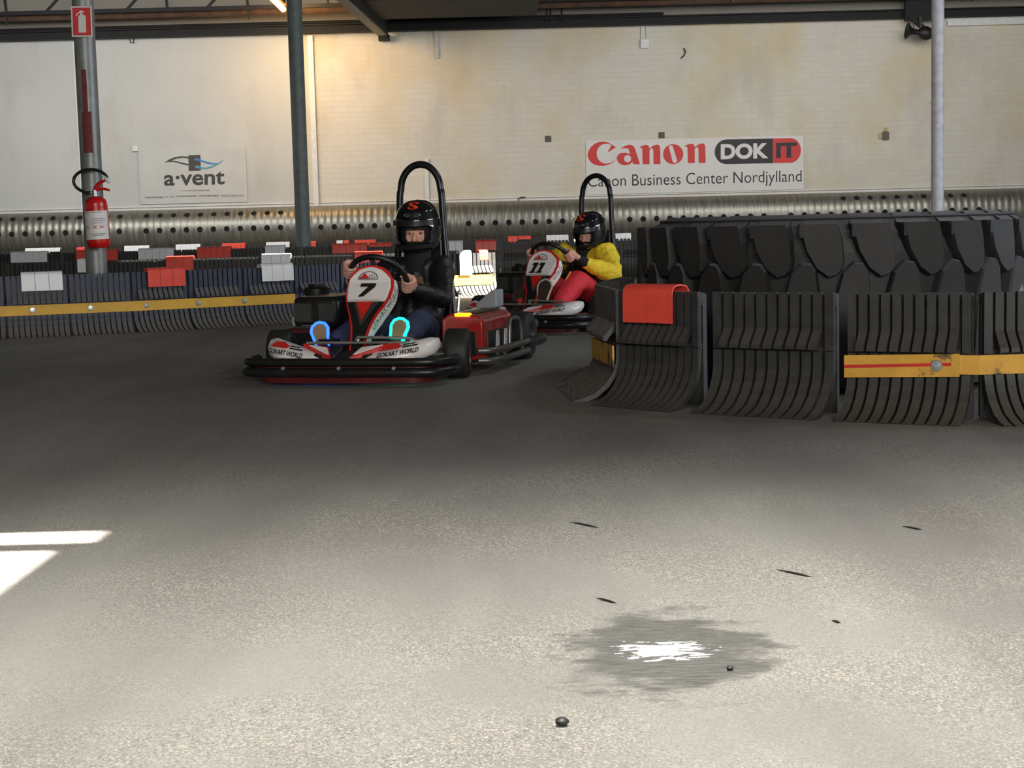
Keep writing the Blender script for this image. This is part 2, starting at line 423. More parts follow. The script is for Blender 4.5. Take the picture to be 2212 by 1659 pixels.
beamline('steel_beam', zb, .15, YW - .16, 'dark steel beam running along the top of the pale brick wall', M_dark, d=.2)
zp = wz(1106, 20)[1]
tag(MB().tube([(-15, YW - .7, zp), (12, YW - .7, zp)], .09, 12).build('overhead_pipe', M_rust), 'rusty brown pipe running under the roof above the wall beam', 'pipe')
zp2 = wz(1106, 39)[1]
tag(MB().tube([(-15, YW - .1, zp2), (3.2, YW - .1, zp2)], .03, 8).build('conduit_pipe', M_dark), 'thin dark conduit just above the wall beam', 'pipe')
# lattice girder under the roof, upper left
gt = empty('lattice_girder', (0, YW - 1.1, 0), 0, 'dark lattice roof girder with diagonal bars above the wall', 'girder')
gz0 = wz(300, 22, YW - 1.1)[1]; gx0, gx1 = -15.0, 12.0
g = MB().bar((gx0, 0, gz0), (gx1, 0, gz0), .08, .07); g.build('bottom_chord', M_dark, gt, 0)
MB().bar((gx0, 0, gz0 + .75), (gx1, 0, gz0 + .75), .08, .07).build('top_chord', M_dark, gt, 0)
x = gx0; k = 0
while x < gx1 - .6:
    MB().bar((x, 0, gz0), (x + .75, 0, gz0 + .75), .035, .05).build('diagonal_bar', M_dark, gt, 0); g = MB().bar((x + .75, 0, gz0 + .75), (x + .8, 0, gz0), .035, .05)
    if k % 3 == 0: g.bar((x + .8, 0, gz0 + .1), (x + .8, 0, zb + .1), .03, .03)
    g.build('upright_bar', M_dark, gt, 0); x += .8 + .75; k += 1
# raking rafter over the wall and the dark deck beside it
P1 = at(826, 78, YW - .2); P2 = at(712, -22, 25.5)
rt = empty('roof_rafter', P1, 0, 'slanting steel rafter with pale lower flange meeting the wall beam', 'beam')
MB().bar((0, 0, .015), P2 - P1 + V((0, 0, .015)), .17, .03).build('lower_flange', mat('worn_pale_steel', (150, 142, 126), .7), rt, 0)
MB().bar((.09, 0, .2), P2 - P1 + V((.09, 0, .2)), .05, .34).build('web', M_dark, rt, 0)
MB().box((.03, .05, -.03), (.22, .14, .12)).build('end_shoe', M_dark, rt, 0)
Pd = at(1000, 14, 29)
tag(MB().box((-1.0, 29.6, Pd.z + .3), (3.3, 2.6, .5)).build('roof_box', M_roof if False else M_dark, smooth=0, bevel=.02), 'dark boxed roof section beside the slanting rafter', 'roof box')
# hangers between the pipe and the beam
for px, nm in ((1180, 'left'), (1188, 'middle'), (1212, 'right')):
    a = wz(px, 18); b = wz(px, 48)
    tag(MB().bar((a[0], YW - .4, a[1]), (b[0], YW - .2, b[1]), .035, .035).build('pipe_hanger', M_dark, smooth=0),
        'short dark steel hanger below the brown pipe, %s one of three' % nm, 'hanger', 'hangers between pipe and beam')
# fluorescent lamps
def tube_lamp(p0, p1, label):
    r = empty('tube_lamp', p0, 0, label, 'lamp', 'warm roof lamps')
    d = V(p1) - V(p0)
    MB().bar((0, 0, .09), d + V((0, 0, .09)), .16, .06).build('lamp_housing', M_dark, r, 0)
    for q in (.15, .85): MB().tube([d * q + V((0, 0, .1)), V((d.x * q, d.y * q, ZR - V(p0).z))], .012, 6).build('hanging_rod', M_dark, r)
    MB().tube([V((0, 0, 0)), d], .055, 10).build('lamp_tube', mat('warm_lamp_glow', (255, 196, 110), .4, emit=(255, 176, 84), es=16), r)
    return r
La, Lb = at(612, 20, 30.55), at(584, -8, 28.4)
tube_lamp(La, Lb, 'glowing warm tube lamp beside the dark green column')
Lc = at(1066, -1, 29.6); tube_lamp(Lc, Lc + V((-.5, -.3, .0)), 'glowing warm lamp at the top edge above the middle of the wall')
# perforated ventilation duct
DY, DR = YW - .75, .40
dz = (wz(620, 446, DY - .1)[1] - DR)
dm = MB()
n = 40
dm.rings([[V((x, DY + DR * math.cos(2 * PI * j / n), dz + DR * math.sin(2 * PI * j / n))) for j in range(n)] for x in (-15, -7, 0, 7, 13)])
HOLE = []; x = -10.2; i = 0
while x < 10.2:
    if i % 12 != 11:
        for a in ((181, 135) if (x < -4.2 or x > 6.5) else (183,)):
            t = math.radians(a); d = V((0, math.cos(t), math.sin(t)))
            c = V((x, DY, dz)) + d * (DR - .02); u = V((1, 0, 0)); w = d.cross(u)
            hm = MB(); hm.rings([[c + d * q + u * (.055 * math.cos(2 * PI * j / 12)) + w * (.055 * math.sin(2 * PI * j / 12)) for j in range(12)] for q in (0, .023)]); HOLE.append(hm)
    x += .262; i += 1
do = tag(dm.build('ventilation_duct', M_duct), 'long galvanised spiral duct with round holes along the foot of the wall', 'duct')
for hm in HOLE[:100]: hm.build('nozzle_hole', mat('hole_black', (14, 14, 14), .9), do)
for x in (-12, -6, 0, 6):
    MB().box((x, DY, (dz - DR) / 2 + .01), (.06, .3, dz - DR + .04)).build('duct_foot', M_dark, do, 0)

# columns
def column(px, py, Y, r, name, mt, label, ztop=ZR):
    p = at(px, py, Y)
    return tag(MB().lathe([(r, 0), (r, ztop)], 28).build(name, mt, loc=(p.x, Y, 0)), label, 'column')
CL = column(194, 300, 13.55, .089, 'steel_column', M_column, 'galvanised steel column with rust streak, fire sign and extinguisher')
column(647, 300, 24.0, .112, 'steel_column', M_bluegrey, 'dark blue-green steel column in front of the wall, beside the warm lamp')
CR = column(2025.5, 220, 17.5, .068, 'white_pole', mat('pole_pale_paint', (222, 219, 224), .45), 'slim white pole rising behind the giant tyre')
MB().tube([V((0, 0, 1.98)), V((0, 0, 2.02))], .071, 20).build('pole_joint', M_white, CR)
for sx_ in (-.075, .075): MB().box((sx_, 0, 2.0), (.03, .02, .02)).build('joint_bolt', M_zinc, CR, 0)
# rust streak is part of the left column: a thin weathered strip wrapped on its face
rs = MB(); prof = [(.5, 150), (.6, 330), (.9, 300), (.5, 240), (.5, 190)]
zt0, zt1 = at(185, 150, 13.46).z, at(190, 330, 13.46).z
for (za, zb2, a0, a1) in ((zt0, zt0 - .35, 256, 284), (zt0 - .35, zt1, 246, 300)):
    rings = []
    for z in (za, zb2):
        rings.append([V((.0895 * math.cos(math.radians(a)), .0895 * math.sin(math.radians(a)), z)) for a in [a0 + (a1 - a0) * q / 8 for q in range(9)]] + [V((.0875 * math.cos(math.radians(a)), .0875 * math.sin(math.radians(a)), z)) for a in [a1 + (a0 - a1) * q / 8 for q in range(9)]])
    rs.rings(rings)
rs.build('rust_streak', mat('rust_streak_paint', (112, 52, 46), .8, 0, .25, 20), CL, 0)
# fire point sign on the column
p = at(175.5, 46, 13.42)
sg = empty('fire_extinguisher_sign', (p.x, 13.44, p.z), 0, 'red and white fire extinguisher pictogram plate on the left column', 'sign')
sc = 13.42 / FPX
tilt = math.radians(1.0)
def sfn(off):
    return lambda u, v, d: ((u * math.cos(tilt) + v * math.sin(tilt)) * sc, -off - d, (v * math.cos(tilt) - u * math.sin(tilt)) * sc)
MB().prism([[(-22, -32), (22, -32), (22, 32), (-22, 32)]], .004, sfn(.0)).build('sign_plate', M_boards, sg, 0)
MB().prism([[(-19, -29), (19, -29), (19, 29), (-19, 29)]], .002, sfn(.004)).build('red_field', M_canon, sg, 0)
pic = [(-7, -23), (9, -23), (9, 8)] + arc(1, 8, 8, 7, 0, PI / 2, 5) + [(1, 18), (6, 20), (6, 22), (1, 21.5), (-1, 24), (-3, 22)] + arc(-3, 11, 9, 9, PI / 2, PI, 6)[1:] + [(-10, 11)] + arc(-3, 11, 6.5, 6.5, PI, PI / 2, 5)[1:] + [(-3, 16)] + arc(1, 8, 8, 7, PI / 2 + .5, PI, 4)
MB().prism([pic], .002, sfn(.006)).build('pictogram', M_boards, sg, 0)

# fire extinguisher
eb = at(214.5, 536, 13.34); et = at(205.5, 424, 13.34)
ax = (et - eb).normalized(); H = (et - eb).length
ex = empty('fire_extinguisher', eb, 0, 'red fire extinguisher with white label hung on the left column', 'extinguisher')
xa = V((1, 0, 0)); xa = (xa - ax * xa.dot(ax)).normalized(); ya = ax.cross(xa)
EM = Mx((xa, ya, ax)).transposed().to_4x4(); R = .098
MB().lathe([(.0, 0), (R * .72, 0), (R * .95, .02), (R, .05), (R, H * .80), (R * .96, H * .84), (R * .97, H * .86), (R * .86, H * .93), (R * .5, H * .985), (.03, H)], 28, 0, EM).build('cylinder', M_ext, ex, 40)
lb = MB(); rr = []
for z in (H * .17, H * .715):
    rr.append([EM @ V((1.006 * R * math.cos(a), 1.006 * R * math.sin(a), z)) for a in [math.radians(196 + 150 * i / 14) for i in range(15)]])
lb.add(rr[0] + rr[1], [(i, i + 1, i + 16, i + 15) for i in range(14)])
lab = lb.build('label', M_label, ex)
def lfn(u, v, d=0): a = math.radians(271 + u); return EM @ V(((1.012 + d) * R * math.cos(a), (1.012 + d) * R * math.sin(a), v))
pr = MB()
for z, x0, x1 in ((.68, -60, -20), (.68, -8, 50), (.56, -12, 55), (.52, -12, 55), (.48, -12, 45), (.27, -20, 55), (.24, -12, 50)):
    k = int((x1 - x0) / 6)
    for i in range(k): pr.add([lfn(x0 + 6 * i, H * z), lfn(x0 + 6 * i + 5, H * z), lfn(x0 + 6 * i + 5, H * (z + .012)), lfn(x0 + 6 * i, H * (z + .012))], [(0, 1, 2, 3)])
pr.build('small_print', M_printgrey, lab, 0)
pr = MB()
for u in (-38, 2, 34):
    for a, b, c, d in ((-9, .38, 9, .39), (-9, .43, 9, .44), (-9, .38, -6, .44), (6, .38, 9, .41), (-3, .39, 3, .425)):
        pr.add([lfn(u + a, H * b), lfn(u + c, H * b), lfn(u + c, H * d), lfn(u + a, H * d)], [(0, 1, 2, 3)])
pr.build('warning_pictograms', M_canon, lab, 0)
def E3(px, py, off=0): return at(px, py, 13.34 + off) - eb
MB().box(tuple(V((.0, .085, 0)) + EM @ V((0, 0, H * .8))), (.12, .07, .03)).build('hanging_bracket', M_dark, ex, 0)
MB().tube([EM @ V((0, 0, H - .005)), EM @ V((0, 0, H + .05))], .022, 12).box(tuple(E3(192, 414)), (.06, .03, .03)).build('valve', M_zinc, ex, 40)
MB().tube([E3(206, 408), E3(212, 398), E3(218, 393), E3(232, 388)], [.02, .018, .014, .01], 8).build('squeeze_lever', M_ext, ex)
MB().tube([E3(204, 412), E3(214, 408), E3(226, 408), E3(237, 411)], [.02, .014, .011, .009], 8).build('carry_handle', M_ext, ex)
cx, cy = 196, 391
MB().tube([E3(cx + 37 * math.cos(math.radians(a)), cy - 25 * math.sin(math.radians(a)), -.02) for a in range(15, 262, 9)] + [E3(197, 414)], .0135, 8).build('hose', M_print, ex)
MB().tube([E3(225, 380, -.02), E3(230, 386, -.02), E3(236, 395, -.02)], [.012, .018, .012], 8).build('nozzle', M_white, ex)

# horn loudspeaker and bracket under the beam at the pole
hb = at(1990, 30, YW - .5)
tag(MB().box((0, .05, .25), (.62, .12, .75)).bar((-.28, 0, .0), (.05, 0, -.28), .1, .08).bar((.5, 0, .55), (1.7, .1, 1.1), .12, .08).build('beam_bracket', M_dark, None, 0, loc=tuple(hb)),
    'dark steel bracket under the roof beam behind the white pole', 'bracket')
hc = at(1985, 70, YW - .6)
hs = empty('horn_speaker', hc, 0, 'black horn loudspeaker hanging from the bracket beside the white pole', 'loudspeaker')
HM = Mx.Rotation(PI / 2 + .15, 4, 'Y')
MB().lathe([(.05, -.02), (.06, -.1), (.08, -.16), (.17, -.235), (.165, -.245), (.05, -.18)], 20, 0, HM).build('horn', M_print, hs)
MB().lathe([(.01, .26), (.1, .25), (.14, .15), (.12, .05), (.05, -.03)], 20, 0, HM).build('driver_body', M_print, hs)
MB().bar((.05, 0, .02), (.02, 0, .3), .03, .05).bar((-.1, 0, .03), (-.1, 0, .2), .015, .015).build('hanger_strap', M_print, hs, 0)
xa_, za_ = wz(2128, 50)
tag(MB().box((xa_ + .1, YW - .06, za_), (1.75, .1, .09)).box((xa_ + .1, YW - .02, za_ + .1), (1.75, .03, .1)).build('mounted_cable_tray', M_white, smooth=0), 'pale cable tray on the wall right of the white pole', 'cable tray')

# small fittings on the wall
def wall_thing(name, px, py, w, h, d, mt, label, cat):
    x, z = wz(px, py)
    r = empty(name, (x, YW, z), 0, label, cat); k = YW / FPX
    MB().box((0, -d / 2, 0), (w * k, d, h * k)).build('body', mt, r, 0, bevel=.008)
    return r, k
r_, k = wall_thing('junction_box', 1392, 95, 18, 19, .07, M_boards, 'white junction box with twin conduits high on the brick wall', 'junction box')
for dx in (-6, 5): MB().tube([(dx * k, -.02, 9 * k), (dx * k, -.02, 44 * k)], .018, 8).build('conduit', M_boards, r_)
MB().box((0, -.075, 0), (14 * k, .012, 15 * k)).build('lid', M_white, r_, 0)
r_, k = wall_thing('junction_box', 293, 321, 12, 12, .06, M_boards, 'small white box on the wall beside the top left of the grey sign', 'junction box')
MB().box((0, -.065, 0), (9 * k, .01, 9 * k)).build('lid', M_white, r_, 0)
for px, py, l in ((1184, 300, 'small grey air brick in the wall left of the red lettered sign'), (1429, 292, 'small grey air brick just above the red lettered sign')):
    r_, k = wall_thing('air_brick', px, py, 13, 13, .02, M_vent, l, 'air brick')
    b = MB()
    for i in range(3):
        for j in range(3): b.box(((i - 1) * 4 * k, -.022, (j - 1) * 4 * k), (2 * k, .006, 2 * k))
    b.build('air_slots', M_print, r_, 0)
for px, y0, y1, w, l in ((922, 342, 436, 8, 'pale capped conduit on the wall above the number 7 kart hoop'), (943, 66, 126, 7, 'short pale downpipe under the wall beam')):
    x, z = wz(px, (y0 + y1) / 2); a = wz(px, y0)[1]; b_ = wz(px, y1)[1]
    tag(MB().box((x, YW - .025, (a + b_) / 2), (w * k, .05, a - b_)).box((x, YW - .03, a - .03), (w * k * 1.4, .06, .06)).build('wall_conduit', M_boards if px < 930 else M_side, smooth=0), l, 'conduit')
x, z = wz(1475, 115)
tag(MB().tube([(x + .02, YW - .03, z + .1), (x + .05, YW - .05, z + .02), (x + .02, YW - .05, z - .05), (x - .04, YW - .03, z - .1)], .012, 8).build('wall_hook', M_dark), 'small curved dark hook on the brick wall near the junction box', 'hook')
x, z = wz(288, 88)
tag(MB().tube([(x - .05, YW - .12, z + .03), (x - .03, YW - .12, z - .05), (x + .03, YW - .12, z - .05), (x + .04, YW - .12, z + .03)], .01, 8).build('hanging_cable', M_dark), 'small dark loop of cable hanging from the wall beam', 'cable')
x, z = wz(1125, 432)
tag(MB().tube([(x - .05, YW - .06, z - .1), (x - .05, YW - .06, z + .02), (x, YW - .06, z + .05), (x + .09, YW - .06, z + .05)], .014, 8).build('mounted_pipe_end', M_rust), 'small rusty bent pipe end above the wall ledge', 'pipe')
x, z = wz(1912, 290)
wr = empty('wall_bracket', (x, YW, z), 0, 'broken grey and rusty bracket on the wall right of the red lettered sign', 'bracket')
MB().box((0, -.03, -.03), (.13, .06, .16)).build('plate', M_vent, wr, 0, bevel=.01)
MB().tube([(0, -.05, .05), (0, -.05, .13)], .03, 10).box((-.09, -.02, -.03), (.1, .03, .1)).build('broken_mount', mat('old_beige_plaster', (196, 176, 140), .9), wr)

# signs on the wall
K = YW / FPX
def wsign(name, px0, py0, px1, py1, mt, label, d=.03):
    x, z = wz((px0 + px1) / 2, (py0 + py1) / 2)
    r = empty(name, (x, YW, z), 0, label, 'sign')
    w, h = (px1 - px0) * K, (py1 - py0) * K
    MB().box((0, -d / 2 - .002, 0), (w, d - .004, h)).build('board', mt, r, 0)
    return r, d
def onwall(r, off):
    o = r.location
    def fn(px, py, d=0):
        p = at(px, py, YW); return (p.x - o.x, -off - d, p.z - o.z)
    return fn
r_, d = wsign('company_banner', 1268, 300, 1733, 414, M_boards, 'large white banner with red and black lettering on the brick wall')
f0 = onwall(r_, d)
Z = lambda pts, sx, ox, oy: [(ox + x / sx, oy + y / sx) for x, y in pts]
cz = lambda pts: Z(pts, 7.9, 1250, 285)
letters = MB()
letters.prism([cz([(635, 265), (570, 220), (500, 180), (420, 162), (340, 172), (270, 205), (210, 255), (170, 320), (152, 390), (165, 455), (205, 515), (260, 555), (330, 575), (410, 580), (490, 565), (560, 535), (610, 495), (625, 465), (590, 500), (540, 528), (480, 542), (420, 538), (370, 510), (330, 465), (310, 410), (305, 350), (320, 295), (350, 250), (395, 218), (450, 203), (510, 205), (560, 225), (530, 280), (488, 360), (540, 322), (590, 287)])], .006, f0)
letters.prism([cz([(708, 286), (770, 250), (830, 225), (890, 222), (930, 240), (955, 280), (975, 340), (1045, 550), (930, 552), (915, 510), (880, 545), (830, 565), (780, 570), (720, 555), (670, 515), (648, 460), (655, 410), (690, 375), (740, 355), (800, 355), (850, 370), (878, 385), (850, 287), (780, 279)]), cz(ell(832, 457, 62, 62, 20))], .006, f0)
nn = [(1028, 270), (1085, 235), (1150, 220), (1190, 235), (1207, 280), (1270, 235), (1320, 218), (1365, 222), (1387, 260), (1393, 548), (1275, 550), (1272, 305), (1250, 278), (1225, 280), (1207, 320), (1207, 550), (1092, 552), (1082, 277)]
letters.prism([cz(nn)], .006, f0); letters.prism([cz([(x + 770, y - 20) for x, y in nn])], .006, f0)
letters.prism([cz(ell(1610, 380, 172, 170, 32)), cz([(1535, 252), (1560, 229), (1600, 236), (1680, 490), (1670, 520), (1635, 532), (1603, 518)])], .006, f0)
letters.build('red_lettering', M_canon, r_, 0)
dz_ = lambda pts: Z(pts, 9.617, 1520, 280)
sk = lambda x, y: (x, y - (x - 1120) * .0205)
pl = [sk(1432, 192)] + [sk(x, y) for x, y in [(1432, 704)]] + [sk(*q) for q in arc(470, 448, 245, 256, PI / 2, 3 * PI / 2, 14)]
MB().prism([dz_(pl)], .005, f0).build('black_panel', M_print, r_, 0)
pl = [sk(1432, 704), sk(1432, 192)] + [sk(*q) for q in arc(1800, 448, 215, 256, -PI / 2, PI / 2, 14)]
MB().prism([dz_(pl)], .005, f0).build('red_panel', M_canon, r_, 0)
f1 = onwall(r_, d + .008)
def tbox(name, s, x0, y0, x1, y1, fo, mt, par, bold=0, shear=0, slope=-.0253, space=1.0):
    t = MB(); xm = (x0 + x1) / 2
    add_text(t, s, (x0, y1, x1, y0), lambda u, v, dd: fo(u, v + (u - xm) * slope, dd), 0, bold, shear, space)
    return t.build(name, mt, par, 0)
tbox('white_lettering', 'DOK', 1520 + 350 / 9.617, 280 + 288 / 9.617, 1520 + 1340 / 9.617, 280 + 612 / 9.617, f1, M_boards, r_, .045)
tbox('black_lettering', 'IT', 1520 + 1500 / 9.617, 280 + 272 / 9.617, 1520 + 1930 / 9.617, 280 + 588 / 9.617, f1, M_print, r_, .045)
f2 = onwall(r_, d + .003)
tbox('dark_lettering', 'Canon Business Center Nordjylland', 1270, 373, 1731, 406, f2, M_print, r_, -.004)
r_, d = wsign('company_sign', 303, 323, 532, 438, M_boardg, 'pale grey acrylic sign with dark vent logo on the left wall')
f0 = onwall(r_, d)
az = lambda pts: Z(pts, 8.508, 290, 310)
MB().prism([az([(1000, 218), (1222, 210), (1230, 500), (1008, 507)])], .004, f0).build('logo_block', mat('logo_brown', (62, 54, 50), .5), r_, 0)
MB().prism([az([(553, 360), (640, 300), (740, 255), (850, 235), (940, 238), (1002, 245), (1002, 275), (900, 268), (800, 275), (720, 305), (690, 314), (800, 330), (900, 355), (1002, 378), (1002, 408), (900, 385), (800, 355), (720, 340), (620, 340)])], .004, f0).build('logo_leaf', mat('logo_dark_green', (54, 58, 54), .5), r_, 0)
f1 = onwall(r_, d + .005)
MB().prism([az([(1115, 275), (1180, 272), (1260, 308), (1350, 338), (1450, 356), (1540, 362), (1480, 382), (1380, 380), (1280, 352), (1200, 322), (1120, 312)])], .003, f1).build('logo_wave', M_blue, r_, 0)
MB().prism([az([(1120, 408), (1190, 408), (1250, 440), (1330, 445), (1420, 420), (1490, 385), (1560, 355), (1620, 320), (1665, 275), (1610, 345), (1540, 390), (1440, 440), (1340, 470), (1240, 468), (1180, 460), (1125, 442)])], .003, f1).build('logo_wave', M_teal, r_, 0)
tbox('lettering', 'a\u00b7vent', 290 + 553 / 8.508, 310 + 520 / 8.508, 290 + 1667 / 8.508, 310 + 768 / 8.508, onwall(r_, d + .004), mat('logo_letter_dark', (52, 52, 50), .5), r_, .022)
tbox('web_address', 'www.a-vent.com', 478, 420, 527, 425, onwall(r_, d + .004), M_printgrey, r_)
sm = MB(); rnd = random.Random(3)
for x0, x1, y, h in ((314, 352, 425.4, 3.2), (356, 364, 424.6, 2.8), (368, 376, 424.2, 2.8), (380, 423, 423, 3.2), (430, 472, 421.8, 3), (388, 453, 411.5, 1.6)):
    x = x0
    while x < x1:
        w = rnd.uniform(.8, 1.8); sm.prism([[(x, y + (x0 - x) * .025), (x + w, y + (x0 - x) * .025), (x + w, y + h * rnd.uniform(.5, 1)), (x, y + h * rnd.uniform(.6, 1))]], .003, f0); x += w + .7
sm.build('small_print', M_printgrey, r_, 0)
MB().prism([[(306, 438.5), (316, 438.2), (316, 441), (306, 441)]], .01, onwall(r_, 0)).build('corner_clip', M_print, r_, 0)

# ------------------------------------------------------------------ track barriers
BL, BH, NR = .55, .478, 11
def sweep(mb, x0, x1, prof, th, mi=0):
    """rib: profile (y, z) from top to bottom, extruded x0..x1, thickened inwards"""
    n = len(prof); o = len(mb.v)
    inner = []
    for i, (y, z) in enumerate(prof):
        a = prof[max(i - 1, 0)]; b = prof[min(i + 1, n - 1)]
        dy, dz = b[0] - a[0], b[1] - a[1]; L = math.hypot(dy, dz)
        inner.append((y - dz / L * th, z + dy / L * th))
    ring = list(prof) + inner[::-1]
    mb.rings([[V((x, y, z)) for y, z in ring] for x in (x0, x1)], mi)
UP = [(0, BH), (0, .335), (-.008, .322), (-.05, .272), (-.052, .257)]
LOW = [(0, .246), (-.002, .17), (-.018, .12), (-.05, .075), (-.1, .035), (-.16, .012), (-.2, .004)]
def barrier_meshes(mt):
    """the three parts of one barrier block, origin at the middle of its base line, front towards -y"""
    root = empty('barrier_block', (0, 0, 0))
    pit = BL / NR; wd = pit * .76
    bp = MB().box((0, .04, BH / 2 - .012), (BL - .01, .012, BH - .03))
    for i in range(NR):
        x = -BL / 2 + pit * (i + .5); bp.box((x, .034, BH - .03), (wd, .03, .05)); bp.box((x, .055, BH / 2), (wd * .8, .02, BH - .02))
    b = bp.build('back_panel', mt, root, 0)
    up, lo = MB(), MB()
    for i in range(NR):
        x = -BL / 2 + pit * (i + .5); a, c = x - wd / 2, x + wd / 2
        if i in (0, NR - 1):
            sweep(up, a, c, [(0, BH), (0, .25)], .022); sweep(lo, a, c, LOW, .022)
        else:
            sweep(up, a, c, UP, .022); sweep(lo, a, c, LOW, .022)
    lo.box((0, .03, .252), (BL - .02, .02, .02))
    up.build('louvre_panel', mt, root, 25); lo.build('skirt_panel', mt, root, 25)
    return root
BN = barrier_meshes(M_navy); BB = barrier_meshes(M_blk)
used = {}
def block(src, p0, p1, label, group, hs=1.0, fill=.98):
    p0 = V((p0[0], p0[1], 0)); p1 = V((p1[0], p1[1], 0))
    r = copy_tree(src)
    if src.name in used: pass
    d = p1 - p0; r.location = (p0 + p1) / 2; r.rotation_euler.z = math.atan2(d.y, d.x)
    r.scale = (d.length / BL * fill, 1, hs)
    return tag(r, label, 'barrier', group)
def kill(o):
    for c in list(o.children): kill(c)
    bpy.data.objects.remove(o)
def smoothline(pts, zt):  # list of (px, py) on the top edge -> plan points
    return [gr(x, y, zt) for x, y in pts]

# nearest row on the left (navy), from its foot line in plan
foot = [(-120, 738), (20, 732), (159, 725.7), (296, 719.3), (420, 712.6), (540, 705.7), (652, 699.3), (752, 692.5), (846, 686)]
near = []
for x, y in foot:
    p = gr(x, y); near.append(V((p.x - .075, p.y + .19, 0)))
where = ['at the left edge of the photo', 'under the first white cap', 'below the fire extinguisher column', 'under the single near red cap',
         'between the near red and white caps', 'under the white cap next to kart 7', 'at the end of the yellow strap', 'behind the number 7 panel']
for i in range(len(near) - 1):
    block(BN, near[i], near[i + 1], 'navy ribbed barrier block in the nearest row, ' + where[i], 'navy barrier blocks of the nearest left row')
def poly_at(pts, s):
    """point at arclength fraction along a polyline"""
    L = [(pts[i + 1] - pts[i]).length for i in range(len(pts) - 1)]; t = s * sum(L)
    for i, l in enumerate(L):
        if t <= l or i == len(L) - 1: return pts[i].lerp(pts[i + 1], t / l), (pts[i + 1] - pts[i]).normalized()
        t -= l
def strap(pts, z0, z1, name, mt, label, bolts, out=.03, slope=(0, 0), th=.008, parent=None):
    """belt pts in plan at the block faces; bolts as fractions"""
    r = empty(name, tuple(pts[0]), 0, label, 'strap'); o = V(pts[0])
    rs = []
    for i, p in enumerate(pts):
        a = pts[max(i - 1, 0)]; b = pts[min(i + 1, len(pts) - 1)]; d = (b - a).normalized(); nrm = V((d.y, -d.x, 0))
        f = i / (len(pts) - 1); dz = slope[0] + (slope[1] - slope[0]) * f
        q = p - o + nrm * out
        rs.append([q + V((0, 0, z0 + dz)), q + V((0, 0, z1 + dz)), q - nrm * th + V((0, 0, z1 + dz)), q - nrm * th + V((0, 0, z0 + dz))])
    MB().rings(rs).build('belt', mt, r, 0)
    for s in bolts:
        p, d = poly_at(pts, s); nrm = V((d.y, -d.x, 0)); dz = slope[0] + (slope[1] - slope[0]) * s
        M = Mx.Translation(p - o + nrm * out + V((0, 0, (z0 + z1) / 2 + dz))) @ nrm.to_track_quat('Z', 'Y').to_matrix().to_4x4()
        MB().lathe([(.02, -.002), (.023, .004), (.02, .007), (.009, .008), (.009, .016), (.004, .016)], 14, 0, M).build('washer_bolt', M_zinc, r, 40)
    return r
pend = gr(655, 648, .235)
sp = near[:6] + [near[5].lerp(near[6], 1.0)]
strap(sp, .166, .246, 'yellow_strap', M_strap, 'long clean yellow belt bolted along the nearest left barrier row', [.238, .395, .55, .70, .84], .012)

# saddle caps ------------------------------------------------------
def cap_mesh(mt, w, h, segs, broken=False):
    """clip-on cap: rounded top and front flap, split in segments; origin on the barrier top, front towards -y"""
    t = .007; b = MB(); sw = w / segs
    prof = [(.075, -.035), (.075, .0), (.06, .018), (.02, .024), (-.012, .02), (-.026, .008), (-.03, -.01), (-.032, -h)]
    for i in range(segs):
        x0 = -w / 2 + i * sw + .0015; x1 = x0 + sw - .003
        sweep(b, x0, x1, prof, -t)
    return b
CAPM = {}
def cap(px0, px1, pyt, pyb, Y, col, segs, label, group, rz=0, only_top=False, ztop=None):
    """cap that covers px0..px1 at depth Y, top at pyt"""
    pa, pb = at(px0, pyt, Y), at(px1, pyt, Y)
    w = pb.x - pa.x; h = (pyb - pyt) * Y / FPX
    mt = M_capw if col == 'white' else M_capr
    o = cap_mesh(mt, w / max(.3, math.cos(rz)), max(.03, h), segs).build('saddle_cap', mt, None, 30)
    o.location = ((pa.x + pb.x) / 2, Y, (ztop if ztop else (pa.z + pb.z) / 2 - .024)); o.rotation_euler.z = rz
    return tag(o, label, 'cap', group)
def y_on(row, px, zt=.48):
    """depth of a plan polyline where it crosses the image column px"""
    for a, b in zip(row, row[1:]):
        for k in range(21):
            p = a.lerp(b, k / 20); q = p - CAM; q.z = zt - CAMH
            x = 1106 + FPX * q.dot(cr) / q.dot(cf)
            if x >= px: return p.y, math.atan2(b.y - a.y, b.x - a.x)
    return row[-1].y, 0
for px0, px1, t_, b_, c, s, l in ((48, 130, 583, 616, 'white', 3, 'first large white saddle cap on the nearest barrier row, left of the fire extinguisher'),
                              (320, 393, 574, 607, 'red', 3, 'large red saddle cap on the nearest navy barrier row'),
                              (564, 628, 568, 598, 'white', 3, 'large white saddle cap on the nearest barrier row, beside kart 7')):
    Y, rz = y_on(near, (px0 + px1) / 2)
    cap(px0, px1, t_, b_, Y, c, s, l, 'caps on the nearest barrier row', rz, ztop=BH)

